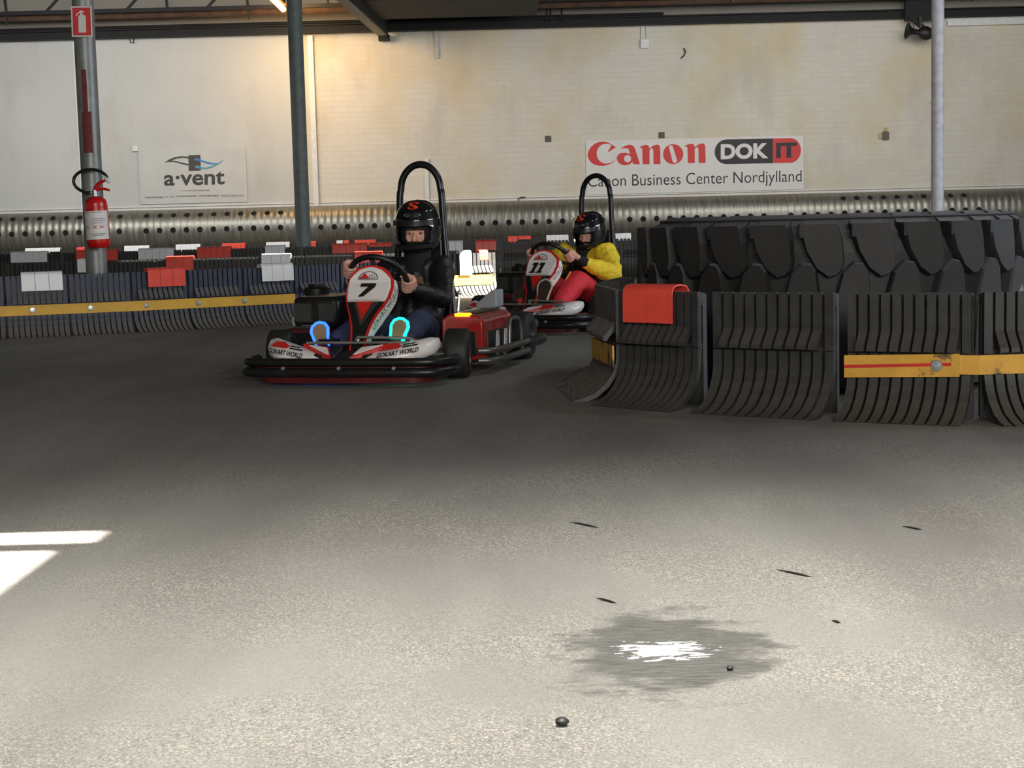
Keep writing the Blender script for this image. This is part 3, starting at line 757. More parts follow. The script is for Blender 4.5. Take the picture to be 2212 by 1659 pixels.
# second row
R2 = [V((x, y, 0)) for x, y in ((-7.2, 17.4), (-2.2, 17.4), (-1.25, 17.45))]
r2pts = []
x = -6.65
while x < -1.3: r2pts.append(V((x, 17.4, 0))); x += .55
tail = [V((-1.15, 17.42, 0)), V((-.62, 17.42, 0)), V((-.14, 17.62, 0))]
HS2 = 1.03
for i in range(len(r2pts) - 1):
    block(BB, r2pts[i], r2pts[i + 1], 'dark barrier block in the second row, %s block from the left' % ORD[i], 'barrier blocks of the second row', HS2)
block(BB, r2pts[-1], (tail[0].x, tail[0].y), 'dark barrier block in the second row, just left of the number 7 driver', 'barrier blocks of the second row', HS2)
M_pale = M_blk
SL = []
for i, (a, b, l) in enumerate(((tail[0], tail[1], 'barrier block in the second row hidden by the helmeted number 7 driver'), (tail[1], tail[2], 'brightly sunlit barrier block right of the number 7 driver'))):
    block(BB, a, b, l, 'barrier blocks of the second row', HS2 * .96)
cap(168, 189, 561, 585, 17.4, 'white', 1, 'narrow white cap half hidden by the left steel column, on the second barrier row', 'caps on the second barrier row', 0, ztop=.494)
cap(359, 418, 553, 578, 17.4, 'red', 3, 'red cap on the second barrier row, just above the near red cap', 'caps on the second barrier row', 0, ztop=.494)
cap(565, 628, 548, 572, 17.4, 'white', 3, 'white cap on the second barrier row, directly behind the near white cap by kart 7', 'caps on the second barrier row', 0, ztop=.494)
cap(766, 826, 546, 570, 17.4, 'red', 3, 'sunlit red cap on the second barrier row behind the number 7 panel', 'caps on the second barrier row', 0, ztop=.494)
cap(990, 1016, 543, 590, 17.452, 'white', 2, 'sunlit white cap over the bright barrier block right of the driver', 'caps on the second barrier row', .39, ztop=.475)
cap(1033, 1052, 544, 560, 17.597, 'red', 1, 'small glowing red cap at the end of the sunlit barrier block', 'caps on the second barrier row', .39, ztop=.475)
strap([V((-.9, 17.42, 0)), V((-.62, 17.42, 0)), V((-.2, 17.60, 0))], .12, .235, 'yellow_strap', M_strap, 'sunlit yellow belt on the bright barrier block right of the driver', [], .035)

# third and back rows
def far_row(name, Y, x0, x1, zt, group):
    i = 0; x = x0
    while x < x1 - .1:
        block(BB, (x, Y), (x + .56, Y), 'dark barrier block in the %s row, %s block from the left' % (name, ORD[i] if i < 20 else '%s from the right' % ORD[max(0, int(round((x1 - x) / .56)) - 1)]), group, zt / BH)
        x += .56; i += 1
far_row('third', 22.2, -7.4, 2.6, .535, 'barrier blocks of the third row')
far_row('back', 28.6, -9.5, 2.6, .522, 'barrier blocks of the back row')
G3, G4 = 'caps on the third barrier row', 'caps on the back barrier row'
for px0, px1, t_, b_, c, s, l in (
    (24, 103, 546, 565, 'white', 5, 'wide white cap left of the fire extinguisher on the third barrier row'),
    (165, 255, 541, 560, 'red', 5, 'red cap crossing behind the left steel column on the third barrier row'),
    (299, 376, 539, 558, 'white', 5, 'wide white cap on the third barrier row, below the grey wall sign'),
    (426, 499, 535, 554, 'red', 5, 'dark red cap on the third barrier row above the near red cap'),
    (573, 616, 533, 549, 'white', 3, 'cream cap on the third barrier row with a dark hole, behind the stacked white caps'),
    (718, 793, 530, 547, 'red', 5, 'wide red cap on the third barrier row right of the blue-green column'),
    (797, 846, 527, 531, 'red', 3, 'thin broken red cap on the third barrier row left of the driver helmet'),
    (952, 1000, 524, 541, 'white', 3, 'pale cap on the third barrier row just right of the number 7 roll hoop'),
    (1027, 1072, 523, 541, 'red', 3, 'red cap on the third barrier row right of the sunlit block')):
    cap(px0, px1, t_, b_, 22.2, c, s, l, G3, 0, ztop=.537)
for px0, px1, t_, b_, c, s, l in (
    (55, 109, 538, 546, 'white', 5, 'faint white cap on the back barrier row, far left above the third row white cap'),
    (109, 131, 541, 546, 'white', 2, 'thin white sliver of cap beside the far left white cap'),
    (166, 184, 536, 545, 'red', 1, 'red cap left of the left steel column on the back barrier row'),
    (269, 323, 533, 543, 'white', 5, 'grey white cap on the back barrier row right of the fire extinguisher'),
    (380, 433, 529, 540, 'white', 5, 'grey white cap on the back barrier row between the two dark red caps'),
    (480, 530, 526, 536, 'red', 5, 'red cap on the back barrier row below the right half of the grey sign'),
    (575, 626, 524, 535, 'white', 5, 'grey white cap on the back barrier row left of the blue-green column'),
    (664, 683, 522, 533, 'red', 2, 'red cap just right of the foot of the blue-green column'),
    (727, 741, 523, 529, 'white', 1, 'tiny white cap above the wide red cap right of the blue-green column'),
    (743, 754, 519, 525, 'red', 1, 'tiny round red cap above the wide red cap right of the blue-green column'),
    (766, 812, 521, 531, 'red', 4, 'red cap on the back barrier row left of the number 7 helmet'),
    (1097, 1118, 515, 526, 'red', 2, 'faded red cap left part behind the number 11 panel'),
    (1119, 1147, 520, 524, 'red', 2, 'thin faded red strip of cap behind the number 11 panel'),
    (1180, 1228, 513, 524, 'white', 5, 'white cap on the back barrier row left of the number 11 helmet'),
    (1328, 1363, 507, 519, 'white', 3, 'grey white cap on the back barrier row right of the number 11 roll hoop')):
    cap(px0, px1, t_, b_, 28.6, c, s, l, G4, 0, ztop=.524)

# ring of blocks round the giant tyre
ring = [(.95, 9.05), (.62, 8.62), (.50, 8.16), (.409, 7.63), (.47, 6.94), (.80, 6.60)]
lab = ['behind the tyre by the number 11 kart', 'at the back left of the giant tyre', 'on the left of the giant tyre behind the corner block', 'corner block of the tyre ring with yellow tape, nearest kart 11', 'under the red cap at the front of the giant tyre']
GR = 'black barrier blocks round the giant tyre'
for i in range(1, 5): block(BB, ring[i], ring[i + 1], 'black ribbed barrier block ' + lab[i], GR, 1.025, .945)
cpts = [((.828, 6.585), (1.305, 6.25), 'brownish black ribbed barrier block in the middle front of the giant tyre'),
        ((1.318, 6.235), (1.775, 5.985), 'black ribbed barrier block with torn yellow strap in front of the giant tyre'),
        ((1.785, 5.98), (2.29, 6.02), 'black ribbed barrier block at the right edge of the photo'),]
for a, b, l in cpts: block(BB, a, b, l, GR, 1.025, .945)
kill(BN); kill(BB)
# dirty straps
d_ = V((1.775 - 1.318, 5.985 - 6.235, 0)).normalized()
s0 = V((1.33, 6.228, 0)); s1 = s0 + d_ * .45
strap([s0, s1], .162, .25, 'torn_yellow_strap', M_strapd, 'scuffed yellow strap end with a red stripe and a washer on the tyre ring', [.81], .03, (-.006, .008))
st = bpy.data.objects['torn_yellow_strap']
nn_ = V((d_.y, -d_.x, 0))
MB().bar(nn_ * .0315 + V((0, 0, .2)), d_ * .42 + nn_ * .0315 + V((0, 0, .217)), .002, .012).build('red_stripe', M_printred, [c for c in st.children if c.name.startswith('belt')][0], 0)
strap([V((1.70, 6.02, 0)), V((1.78, 5.982, 0)), V((2.29, 6.02, 0))], .178, .252, 'torn_yellow_strap', M_strapd, 'scuffed yellow strap running out of the photo at the right edge', [], .02)
strap([V((.405, 7.5, 0)), V((.468, 6.96, 0))], .15, .245, 'torn_yellow_strap', M_strapd, 'dirty yellow tape on the corner block of the tyre ring nearest kart 11', [], .02)
# caps on the ring
o = cap_mesh(M_capr, .28, .135, 2).build('saddle_cap', M_capr, None, 30); pm = V((.615, 6.79, BH * 1.025))
o.location = pm; o.rotation_euler.z = math.atan2(6.6 - 6.94, .8 - .47); tag(o, 'bright red saddle cap on the black barrier in front of the giant tyre', 'cap')
o = cap_mesh(M_capw, .25, .13, 2).build('saddle_cap', M_capw, None, 30); o.location = (2.095, 6.003, BH * 1.025); o.rotation_euler.z = .08
tag(o, 'white saddle cap cut by the right edge of the photo', 'cap')

# giant tractor tyre lying flat
TC, TR = V((1.63, 7.93, 0)), .985
ty = empty('tractor_tyre', TC, 0, 'giant black tractor tyre lying flat inside the ring of barrier blocks', 'tyre')
TB = TR - .055
MB().lathe([(.60, .02), (.72, .0), (.86, .03), (TB - .02, .10), (TB, .17), (TB, .63), (TB - .02, .72), (TB - .08, .784), (TB - .2, .80), (.60, .79), (.55, .74), (.53, .66), (.53, .14), (.55, .06)], 96).build('carcass', M_rubber, ty, 30)
def lug(ang, top):
    """one chevron bar: outline on the tread (arc metres s, height z), tapering to a rounded tip"""
    b = MB()
    if top: out = [(-.095, .758), (.080, .758), (.098, .68), (.105, .60), (.096, .555), (.072, .53), (.038, .522), (-.015, .56), (-.062, .64)]
    else: out = [(-.095, .03), (.080, .03), (.1, .3), (.1, .47), (.09, .55), (.07, .582), (.03, .588), (-.02, .54), (-.06, .4)]
    n = len(out); rs = []
    for rr_, sh in ((TB - .03, 1.06), (TR - .012, 1.02), (TR, .94)):
        cx_ = sum(s for s, z in out) / n; czz = sum(z for s, z in out) / n
        ring_ = []
        for s, z in out:
            s2 = cx_ + (s - cx_) * sh; z2 = z if (z > .75 or z < .04) else czz + (z - czz) * (1 + (sh - 1) * .5)
            a = ang + s2 / TR
            ring_.append(V((rr_ * math.cos(a), rr_ * math.sin(a), z2)))
        rs.append(ring_)
    b.rings(rs)
    # shoulder of the lug runs in over the side wall
    if top:
        q = []
        for rr_, zz in ((TR, .757), (TB - .03, .757), (TB - .115, .803), (TB - .115, .78), (TB - .03, .69), (TR, .70)):
            q.append((rr_, zz))
        b.rings([[V((r_2 * math.cos(ang + s / TR), r_2 * math.sin(ang + s / TR), z)) for r_2, z in q] for s in (-.09, .074)])
    return b
NL = 27
for i in range(NL):
    a = 2 * PI * i / NL + .03
    if -3.5 < ((a + PI) % (2 * PI)) - PI < 0.45 or a > 2.4:
        lug(a, True).build('tread_lug', M_rubber, ty, 25)
        lug(a + PI / NL * 1.05, False).build('tread_lug', M_rubber, ty, 25)
MB().tube([V(((TB - .07) * math.cos(2 * PI * i / 96), (TB - .07) * math.sin(2 * PI * i / 96), .783)) for i in range(96)], .008, 6, closed=True).build('shoulder_bead', M_rubber, ty)

# scraps of rubber and bits on the track
rnd = random.Random(11)
SCR = [((1214, 1568), .012, 0, 'black crumb of rubber on the pale floor at the bottom middle'), ((1577, 1448), .007, 0, 'tiny black crumb on the grey floor patch'),
       ((1806, 1345), .011, 1, 'small dark rubber flake right of the grey floor patch'), ((1715, 1240), .05, 1, 'long thin rubber shred above right of the grey floor patch'),
       ((1262, 1135), .055, 1, 'dark rubber shred on the floor below the tyre ring, the lower of two'), ((1970, 1142), .03, 1, 'short rubber shred on the floor at the right'),
       ((1310, 1299), .03, 1, 'thin dark shred above left of the grey floor patch')]
for (px, py), sz, shred, l in SCR:
    p = gr(px, py); b = MB()
    if shred:
        k = sz * .65; b.tube([V((-k, k * 1.2, .002)), V((-k * .3, .3 * k, .003)), V((k * .4, -.5 * k, .002)), V((k, -k * 1.3, .002))], [.0006, .0022, .0026, .0005], 7)
    else: b.ball((0, 0, sz * .6), (sz, sz * .8, sz * .6), 7, 0, 5)
    tag(b.build('rubber_scrap', M_print, loc=(p.x, p.y, 0)), l, 'rubber scrap', 'rubber scraps on the track')

# ------------------------------------------------------------------ racing kart (x = its left, y = backwards, z = up; nose at the origin)
def mir(pts, s): return [(s * p[0],) + tuple(p[1:]) for p in pts]
PB = V((0, .275, .150)); PD = V((0, .285, .442)); PL = PD.length; PD.normalize(); PN = V((0, -PD.z, PD.y))
def pan(off):
    def fn(u, v, d=0): return PB + V((u, 0, 0)) + PD * (v * PL) + PN * (off + d) + V((0, 6.0 * max(0, abs(u) - .05) ** 2, 0))
    return fn
OUT = [(.0, 1.0), (.04, .992), (.075, .965), (.105, .91), (.126, .83), (.132, .74), (.124, .62), (.104, .52), (.078, .42), (.058, .31), (.047, .2), (.042, .1), (.04, .0)]
def full(o): return o + [(-u, v) for u, v in o[::-1] if u > 0]
def inset(o, d): 
    c = []
    for u, v in o: c.append((max(u - d, 0) if u > 0 else 0, v - d * (2.0 if v > .9 else 0) + (d * 1.6 if v < .05 else 0)))
    return c
def clip_above(o, vv):
    """part of the half outline above height vv"""
    r = []
    for (u0_, v0_), (u1_, v1_) in zip(o, o[1:]):
        r.append((u0_, v0_))
        if v1_ < vv:
            t = (v0_ - vv) / (v0_ - v1_); r.append((u0_ + (u1_ - u0_) * t, vv)); break
    return r
def clip_below(o, vv):
    r = []
    for (u0_, v0_), (u1_, v1_) in zip(o, o[1:]):
        if v1_ < vv:
            if not r:
                t = (v0_ - vv) / (v0_ - v1_); r.append((u0_ + (u1_ - u0_) * t, vv))
            r.append((u1_, v1_))
    return r
def grid_poly(mb, loop, th, fn, mi=0):
    mb.prism([loop], th, fn, mi)
def wheel(r, w, name, parent, loc, rz=0):
    """tyre with a rim as its sub-part"""
    M = Mx.Translation(V(loc)) @ Mx.Rotation(rz, 4, 'Z') @ Mx.Rotation(PI / 2, 4, 'Y')
    h = w / 2
    t = MB().lathe([(r * .45, -h * .8), (r * .62, -h), (r * .88, -h * .97), (r * .97, -h * .82), (r, -h * .6), (r, h * .6), (r * .97, h * .82), (r * .88, h * .97), (r * .62, h), (r * .45, h * .8)], 32, 0, M).build(name, M_ktyre, parent, 40)
    MB().lathe([(.012, -h * .5), (r * .3, -h * .4), (r * .44, -h * .85), (r * .47, -h * .95), (r * .46, h * .95), (r * .42, h * .85), (r * .3, h * .5), (.02, h * .6)], 24, 0, M).build('rim', M_rim, t, 40)
    return t
def logo_half(mb_w, mb_k, mb_r, fn, cx, cy, r):
    """half disc badge: chequered right half, red car left half"""
    mb_k.prism([arc(cx, cy, r, r * .9, 0, PI, 16), arc(cx, cy + r * .04, r * .9, r * .78, 0, PI, 16)], .0015, fn)
    for i in range(3):
        for j in range(2):
            x0 = cx + r * (.08 + .26 * i); y0 = cy + r * (.1 + .28 * j)
            if (x0 + r * .2 - cx) ** 2 + ((y0 + r * .2 - cy) / .88) ** 2 < (r * .9) ** 2:
                mb_k.prism([[(x0, y0), (x0 + r * .17, y0), (x0 + r * .17, y0 + r * .05), (x0, y0 + r * .05)]], .0015, fn)
                mb_k.prism([[(x0, y0 + r * .12), (x0 + r * .05, y0 + r * .12), (x0 + r * .05, y0 + r * .24), (x0, y0 + r * .24)]], .0015, fn)
    mb_r.prism([[(cx - r * .86, cy + r * .12), (cx + r * .1, cy + r * .12), (cx + r * .02, cy + r * .3), (cx - r * .16, cy + r * .36), (cx - r * .2, cy + r * .6), (cx - r * .52, cy + r * .62), (cx - r * .62, cy + r * .34), (cx - r * .8, cy + r * .3)]], .0015, fn)
def make_kart(num, root):
    # chassis tray, tubes
    MB().box((0, .95, .055), (.62, 1.35, .012)).tube(bez([(-.33, .2, .06), (-.34, .8, .06), (-.36, 1.5, .06)]), .016, 8).tube(bez([(.33, .2, .06), (.34, .8, .06), (.36, 1.5, .06)]), .016, 8).build('chassis', M_bar, root, 40)
    # front bumper: two stacked black bars with red strip
    path = lambda z, y0, w: bez([(-w - .02, y0 + .26, z), (-w - .015, y0 + .12, z), (-w + .06, y0 + .025, z), (-w * .5, y0, z), (0, y0 - .01, z), (w * .5, y0, z), (w - .06, y0 + .025, z), (w + .015, y0 + .12, z), (w + .02, y0 + .26, z)], 5)
    fb = MB().tube(path(.122, .015, .525), .022, 12).tube(path(.072, .0, .53), .024, 12)
    b = fb.build('front_bumper', M_kblk, root, 50)
    red = MB(); pts = path(.097, .03, .49)
    red.rings([[p + V((0, -.012, -.02)), p + V((0, -.012, .02)), p + V((0, .02, .02)), p + V((0, .02, -.02))] for p in pts[5:-5]])
    red.build('red_band', M_kdred, b, 0)
    pts = path(.036, .02, .46)
    MB().rings([[p + V((0, -.008, -.018)), p + V((0, -.012, .022)), p + V((0, .03, .022)), p + V((0, .03, -.018))] for p in pts[5:-5]]).build('lower_lip', M_kdred, b, 0)
    for x in (-.28, .02, .31): MB().lathe([(.001, .012), (.009, .012), (.01, 0)], 10, 0, Mx.Translation(V((x, -.02, .097))) @ Mx.Rotation(PI / 2, 4, 'X')).build('bumper_bolt', M_zinc, b, 40)
    # rounded white front fairings
    for s in (-1, 1):
        fr = MB(); rs = []
        P = [(x_ * .92, y_ + .02, z_ - .028, a_, b_) for x_, y_, z_, a_, b_ in [(.10, .10, .165, .03, .012), (.17, .095, .168, .055, .024), (.25, .10, .176, .075, .034), (.33, .12, .188, .085, .042), (.40, .15, .200, .085, .046), (.455, .19, .210, .08, .046), (.49, .225, .216, .06, .036), (.502, .24, .218, .02, .012)]]
        for x, y, z, ry, rz_ in P:
            rs.append([V((s * x, y + ry * math.cos(a), z + rz_ * math.sin(a) - .25 * ry * -math.cos(a) * .9)) for a in [2 * PI * j / 16 for j in range(16)]])
        f = fr.rings(rs).build('front_fairing', M_kwhite, root, 60)
        def ffn(u, v, d=0, s=s):
            # u along the fairing, v up its face
            t = (u + .5); x = .18 + .245 * t; y = .065 + .055 * t + .075 * v; z = .159 + .034 * t + .06 * v
            return V((s * x if s > 0 else -(.18 + .245 * (1 - t)), (y if s > 0 else .065 + .055 * (1 - t) + .075 * v), (z if s > 0 else .159 + .034 * (1 - t) + .06 * v))) + V((0, -.012 - d, .006 + d))
        k, r_, w_ = MB(), MB(), MB()
        add_text(k, 'GOKART WORLD', (-.42, -.42, .42, -.06), ffn, 0, .02)
        r_.prism([[(-.4, .1), (-.02, .1), (.05, .3), (-.1, .55), (-.3, .5)]], .001, ffn)
        k.prism([[(.06, .12), (.36, .12), (.38, .2), (.06, .2)]], .001, ffn); k.prism([[(.06, .3), (.3, .3), (.3, .36), (.06, .36)]], .001, ffn)
        k.build('fairing_print', M_print, f, 0); r_.build('fairing_badge', M_printred, f, 0)
        MB().box((s * .29, .07, .132), (.07, .03, .022)).build('red_sticker', M_kred, f, 0, bevel=.003)
        # black body between fairing and nose, white wedges edged in red
        MB().prism([[(.04, 0), (.15, 0), (.24, .06), (.3, .1), (.18, .13), (.04, .1)]], .05, lambda u, v, d, s=s: V((s * u, .08 + v * 1.3, .105 + v * .3 + d))).build('nose_side', M_kblk, root, 0, bevel=.008)
        wfn = lambda u, v, d, s=s: V((s * u, .07 + v * .9, .137 + v * .55 + d))
        wd = MB().prism([[(.05, -.02), (.075, -.01), (.24, .095), (.09, .062)]], .02, wfn).build('nose_wedge', M_kred, root, 0)
        MB().prism([[(.066, .0), (.086, .006), (.2, .076), (.093, .054)]], .004, lambda u, v, d, s=s: V((s * u, .066 + v * .9, .157 + v * .55 + d))).build('white_insert', M_kwhite, wd, 0)
    MB().prism([[(-.045, 0), (.045, 0), (.04, .12), (-.04, .12)]], .03, lambda u, v, d: V((u, .06 + v * 1.5, .112 + v * .2 + d))).build('nose_spine', M_kblk, root, 0, bevel=.006)
    # upright number panel
    H_ = OUT
    panel = MB(); panel.prism([full(H_)], .022, pan(-.022)); pn = panel.build('front_panel', M_kred, root, 50)
    MB().prism([full(clip_above(inset(H_, .012), .575))], .003, pan(0)).build('white_field', M_kwhite, pn, 0)
    MB().prism([clip_below(inset(H_, .012), .57) + [(-u, v) for u, v in clip_below(inset(H_, .012), .57)[::-1]]], .003, pan(0)).build('black_field', M_kblk, pn, 0)
    MB().prism([[(-.014, .35), (.0, .30), (.016, .34), (.078, .57), (-.06, .57)]], .002, pan(.003)).build('grey_field', M_kdgrey, pn, 0)
    MB().prism([[(.0, .355), (.046, .572), (-.046, .572)]], .002, pan(.005)).build('red_triangle', M_kred, pn, 0)
    plate = MB().prism([[(-.1, .605), (-.095, .585), (.088, .585), (.094, .6), (.118, .79), (.112, .805), (-.104, .805), (-.11, .79)]], .004, pan(.006)).build('number_plate', M_kwhite, pn, 0)
    nf = MB()
    if num == '7':
        nf.prism([[(-.033, .775), (.05, .775), (.046, .735), (-.012, .625), (-.04, .625), (.008, .735), (.012, .742), (-.037, .742)]], .002, pan(.0105))
    else:
        for x in (-.036, .02):
            nf.prism([[(x - .008, .775), (x + .028, .775), (x + .004, .632), (x + .016, .632), (x + .012, .612), (x - .036, .612), (x - .032, .632), (x - .02, .632), (x - .004, .735), (x - .022, .735), (x - .018, .757)]], .002, pan(.0105))
    nf.build('numeral', M_print, plate, 0)
    k, r_, w_ = MB(), MB(), MB()
    logo_half(w_, k, r_, pan(.0035), -.005, .83, .05)
    # badge lies in panel coords: v is a fraction, so squash it
    k2 = MB(); r2 = MB()
    def pfn(u, v, d=0): return pan(.0035)(u, .83 + v / PL, d)
    logo_half(w_, k2, r2, pfn, -.005, 0, .056)
    k2.build('badge_ring', M_printgrey, pn, 0); r2.build('badge_car', M_printred, pn, 0)
    MB().lathe([(.012, 0), (.014, .006), (.008, .01), (.001, .01)], 12, 0, Mx.Translation(pan(.003)(-.0, .145)) @ PN.to_track_quat('Z', 'Y').to_matrix().to_4x4()).build('panel_bolt', M_zinc, pn, 40)
    # white wings with lettering down both sides of the panel
    for s in (-1, 1):
        hw = [p for p in OUT if .12 < p[1] < .86]
        def wing(v, w, d, s=s):
            # edge position of the outline at height v
            for (ua, va), (ub, vb) in zip(OUT, OUT[1:]):
                if vb <= v <= va: u = ua + (ub - ua) * (va - v) / (va - vb); break
            else: u = .04
            return pan(-.02)(u, v) * 1.0 + V((.016 * w * 1.0, .085 * w, -.028 * w)) + PN * d if s > 0 else (lambda q: V((-q.x, q.y, q.z)))(pan(-.02)(u, v) + V((.016 * w, .085 * w, -.028 * w)) + PN * d)
        vs = [.84 - .7 * i / 18 for i in range(19)]
        wb = MB(); rs = []
        for i, v in enumerate(vs):
            wd_ = .25 + .75 * math.sin(PI * min(1, (i + 1) / 12.0) / 2) if i < 12 else 1 - .6 * (i - 12) / 6
            rs.append([wing(v, 0, .012), wing(v, wd_ * .75, .008), wing(v, wd_ * .75, -.002), wing(v, 0, -.004)])
        wo = wb.rings(rs).build('panel_wing', M_kwhite, root, 30)
        t = MB(); add_text(t, 'GOKART WORLD', (0, 0, 1, 1), (lambda u, v, d=0, s=s: wing(.28 + .46 * u, .12 + .42 * (1 - v) if s > 0 else .12 + .42 * v, .0145)), 0, .02)
        t.build('wing_lettering', M_printgrey, wo, 0)
    # steering wheel and column
    n_ = V((0, .77, .64)); e1 = V((1, 0, 0)); e2 = V((0, -.64, .77)); Wc = V((-.015, .70, .515))
    sw = MB().tube([Wc + e1 * (.158 * math.cos(a)) + e2 * (.158 * math.sin(a)) for a in [2 * PI * i / 36 for i in range(36)]], .0155, 10, closed=True)
    swo = sw.build('steering_wheel', M_kblk, root, 60)
    sp_ = MB()
    for a in (90, 200, 340):
        a = math.radians(a); d = e1 * math.cos(a) + e2 * math.sin(a); sp_.bar(Wc, Wc + d * .155, .03, .006, 0, n_)
    sp_.tube([Wc - n_ * .01, Wc + n_ * .012], .045, 14).build('wheel_spokes', M_rim, swo, 40)
    MB().tube([Wc, V((0, .36, .12))], .011, 8).build('steering_column', M_bar, root)
    # chrome bar in front of the feet
    tr = MB().tube([(-.25, .225, .205), (.31, .225, .205)], .0075, 10).tube([(.02, .255, .232), (.30, .25, .226), (.37, .26, .2)], .0075, 10).tube([(.31, .235, .212), (.36, .25, .204), (.40, .27, .192)], [.009, .016, .011], 10)
    tr.build('front_hoop_bar', M_chrome, root)
    for s in (-1, 1):
        MB().tube(bez([(s * .13, .30, .06), (s * .14, .30, .16), (s * .14, .29, .24)]), .009, 8).bar((s * .10, .292, .215), (s * .2, .292, .215), .05, .012).build('pedal', M_bar, root, 40)
        MB().tube([(s * .08, .44, .11), (s * .42, .47, .125)], .008, 8).build('tie_rod', M_chrome, root)
        wheel(.13, .13, 'front_wheel', root, (s * .495, .47, .13), .2)
        wheel(.14, .19, 'rear_wheel', root, (s * .52, 1.58, .14))
        # side pod: shell, dark side panel, coloured stickers, lamp
        x0, x1, y0, y1, zt = .34, .575, .68, 1.26, (.312 if s > 0 else .25)
        po = MB().rings([[V((s * x, y, z)) for x, z in ((x0, .07), (x0, zt - .02), (x0 + .05, zt + .012), (x1 - .03, zt), (x1, zt - .025), (x1, zt - .07), (x1, .07))] for y in (y0, y0 + .02, y1 - .05, y1)])
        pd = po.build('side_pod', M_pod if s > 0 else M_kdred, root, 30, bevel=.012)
        MB().box((s * (x1 + .002), (y0 + y1) / 2 + .02, .15), (.01, y1 - y0 - .09, .145)).build('side_panel', M_kblk, pd, 0, bevel=.004)
        MB().box((s * (x0 + .12), y0 - .002, .16), (.15, .008, .13)).build('front_grille', M_kblk, pd, 0, bevel=.003)
        tp = MB().prism([[(x0 + .03, y0 + .16), (x1 - .07, y0 + .1), (x1 - .05, y1 - .05), (x0 + .04, y1 - .04)]], .006, lambda u, v, d, s=s: V((s * u, v, zt + .004 + d)))
        tp.build('top_cover', M_kdgrey, pd, 0)
        stf = lambda u, v, d, s=s: V((s * (x1 + .0075 + d), u - .05, v))
        MB().prism([[(.93, .085), (.99, .085), (1.02, .16), (1.0, .215), (.96, .215), (.95, .16)]], .002, stf).build('side_sticker', M_shoew, pd, 0)
        MB().prism([[(1.1, .085), (1.22, .085), (1.22, .215), (1.13, .215)]], .002, stf).build('side_sticker', M_kwhite, pd, 0)
        MB().prism([[(1.1, .085), (1.22, .085), (1.22, .15)]], .002, lambda u, v, d, s=s: V((s * (x1 + .0095 + d), u - .05, v))).build('side_sticker', M_kred, pd, 0)
        MB().box((s * (x0 + .12), y0 + .012, zt + .004), (.085, .045, .018)).build('amber_lamp', M_amber if s > 0 else M_kdgrey, pd, 0, bevel=.006)
        # side bumper: two bright bars, end plates and an upright guard hoop
        sb = MB()
        for z in (.075, .128):
            sb.tube(bez([(s * .56, .62, z), (s * .635, .66, z), (s * .655, .8, z), (s * .66, 1.1, z), (s * .655, 1.3, z), (s * .61, 1.38, z)], 6), .0185, 10)
        for y in (.82, 1.2): sb.box((s * .652, y, .1), (.012, .03, .07))
        sbo = sb.build('side_bumper', M_rim if s > 0 else M_bar, root, 50)
        MB().tube(bez([(s * .625, 1.02, .13), (s * .625, 1.03, .22), (s * .62, 1.06, .262), (s * .62, 1.15, .268), (s * .62, 1.24, .258), (s * .625, 1.27, .21), (s * .625, 1.28, .13)], 5), .0115, 10).build('guard_hoop', M_rim, sbo)
    # seat
    se = MB(); rs = []
    for (y, z, w, th) in ((.88, .13, .17, .02), (1.0, .085, .19, .03), (1.2, .08, .2, .04), (1.32, .16, .205, .04), (1.40, .34, .2, .035), (1.46, .50, .16, .03)):
        rs.append([V((x, y - .07 * (abs(x / w) ** 3), z + .09 * (abs(x / w) ** 3))) for x in [w * (-1 + i / 6) for i in range(13)]] + [V((x, y + th - .07 * (abs(x / w) ** 3), z - th * .4 + .09 * (abs(x / w) ** 3))) for x in [w * (1 - i / 6) for i in range(13)]])
    se.rings(rs).build('seat', M_kblk, root, 60)
    # roll hoop with back stays
    hp = [(-.18, 1.43, .10), (-.163, 1.445, .45), (-.138, 1.455, .75), (-.128, 1.46, .97)] + [(.122 * math.cos(a), 1.462, 1.0 + .150 * math.sin(a)) for a in [PI - PI * i / 10 for i in range(11)]] + [(.128, 1.46, .97), (.138, 1.455, .75), (.163, 1.445, .45), (.18, 1.43, .10)]
    ho = MB().tube(bez([(x - .008, y, z) for x, y, z in hp], 3), .0205, 12).build('roll_hoop', M_bar, root)
    for s in (-1, 1): MB().tube([(s * .17, 1.45, .5), (s * .22, 1.36, .09)], .012, 8).build('hoop_stay', M_rim, ho)
    MB().box((0, 1.448, .62), (.24, .02, .2)).build('head_pad', M_kblk, ho, 0, bevel=.01)
    MB().tube([(.245, 1.28, .2), (.258, 1.30, .40)], .009, 8).ball((.258, 1.30, .405), .014, 10, 0, 6).build('seat_stay', M_chrome, root)
    # rear: axle, engine cowl, rear bumper
    MB().tube([(-.55, 1.58, .14), (.55, 1.58, .14)], .02, 10).build('rear_axle', M_rim, root)
    en = MB().box((-.43, 1.05, .33), (.27, .5, .17)).box((-.43, 1.36, .25), (.24, .16, .2)).build('engine_cover', M_kblk, root, 40, bevel=.03)
    MB().box((-.5, .795, .33), (.1, .012, .1)).box((-.36, .795, .33), (.09, .012, .1)).build('cover_vent', M_kdgrey, en, 0)
    MB().bar((-.566, .81, .27), (-.566, 1.0, .4), .008, .04).build('pale_sticker', M_shoew, en, 0)
    MB().lathe([(.04, .36), (.075, .37), (.08, .44), (.05, .455), (.045, .47), (.001, .47)], 20, 0, Mx.Translation(V((-.63, 1.33, 0)))).build('air_filter', M_kblk, en, 40)
    MB().tube([(-.33, 1.6, .3), (-.1, 1.7, .28), (.1, 1.72, .24)], .035, 10).build('exhaust', M_dark, root)
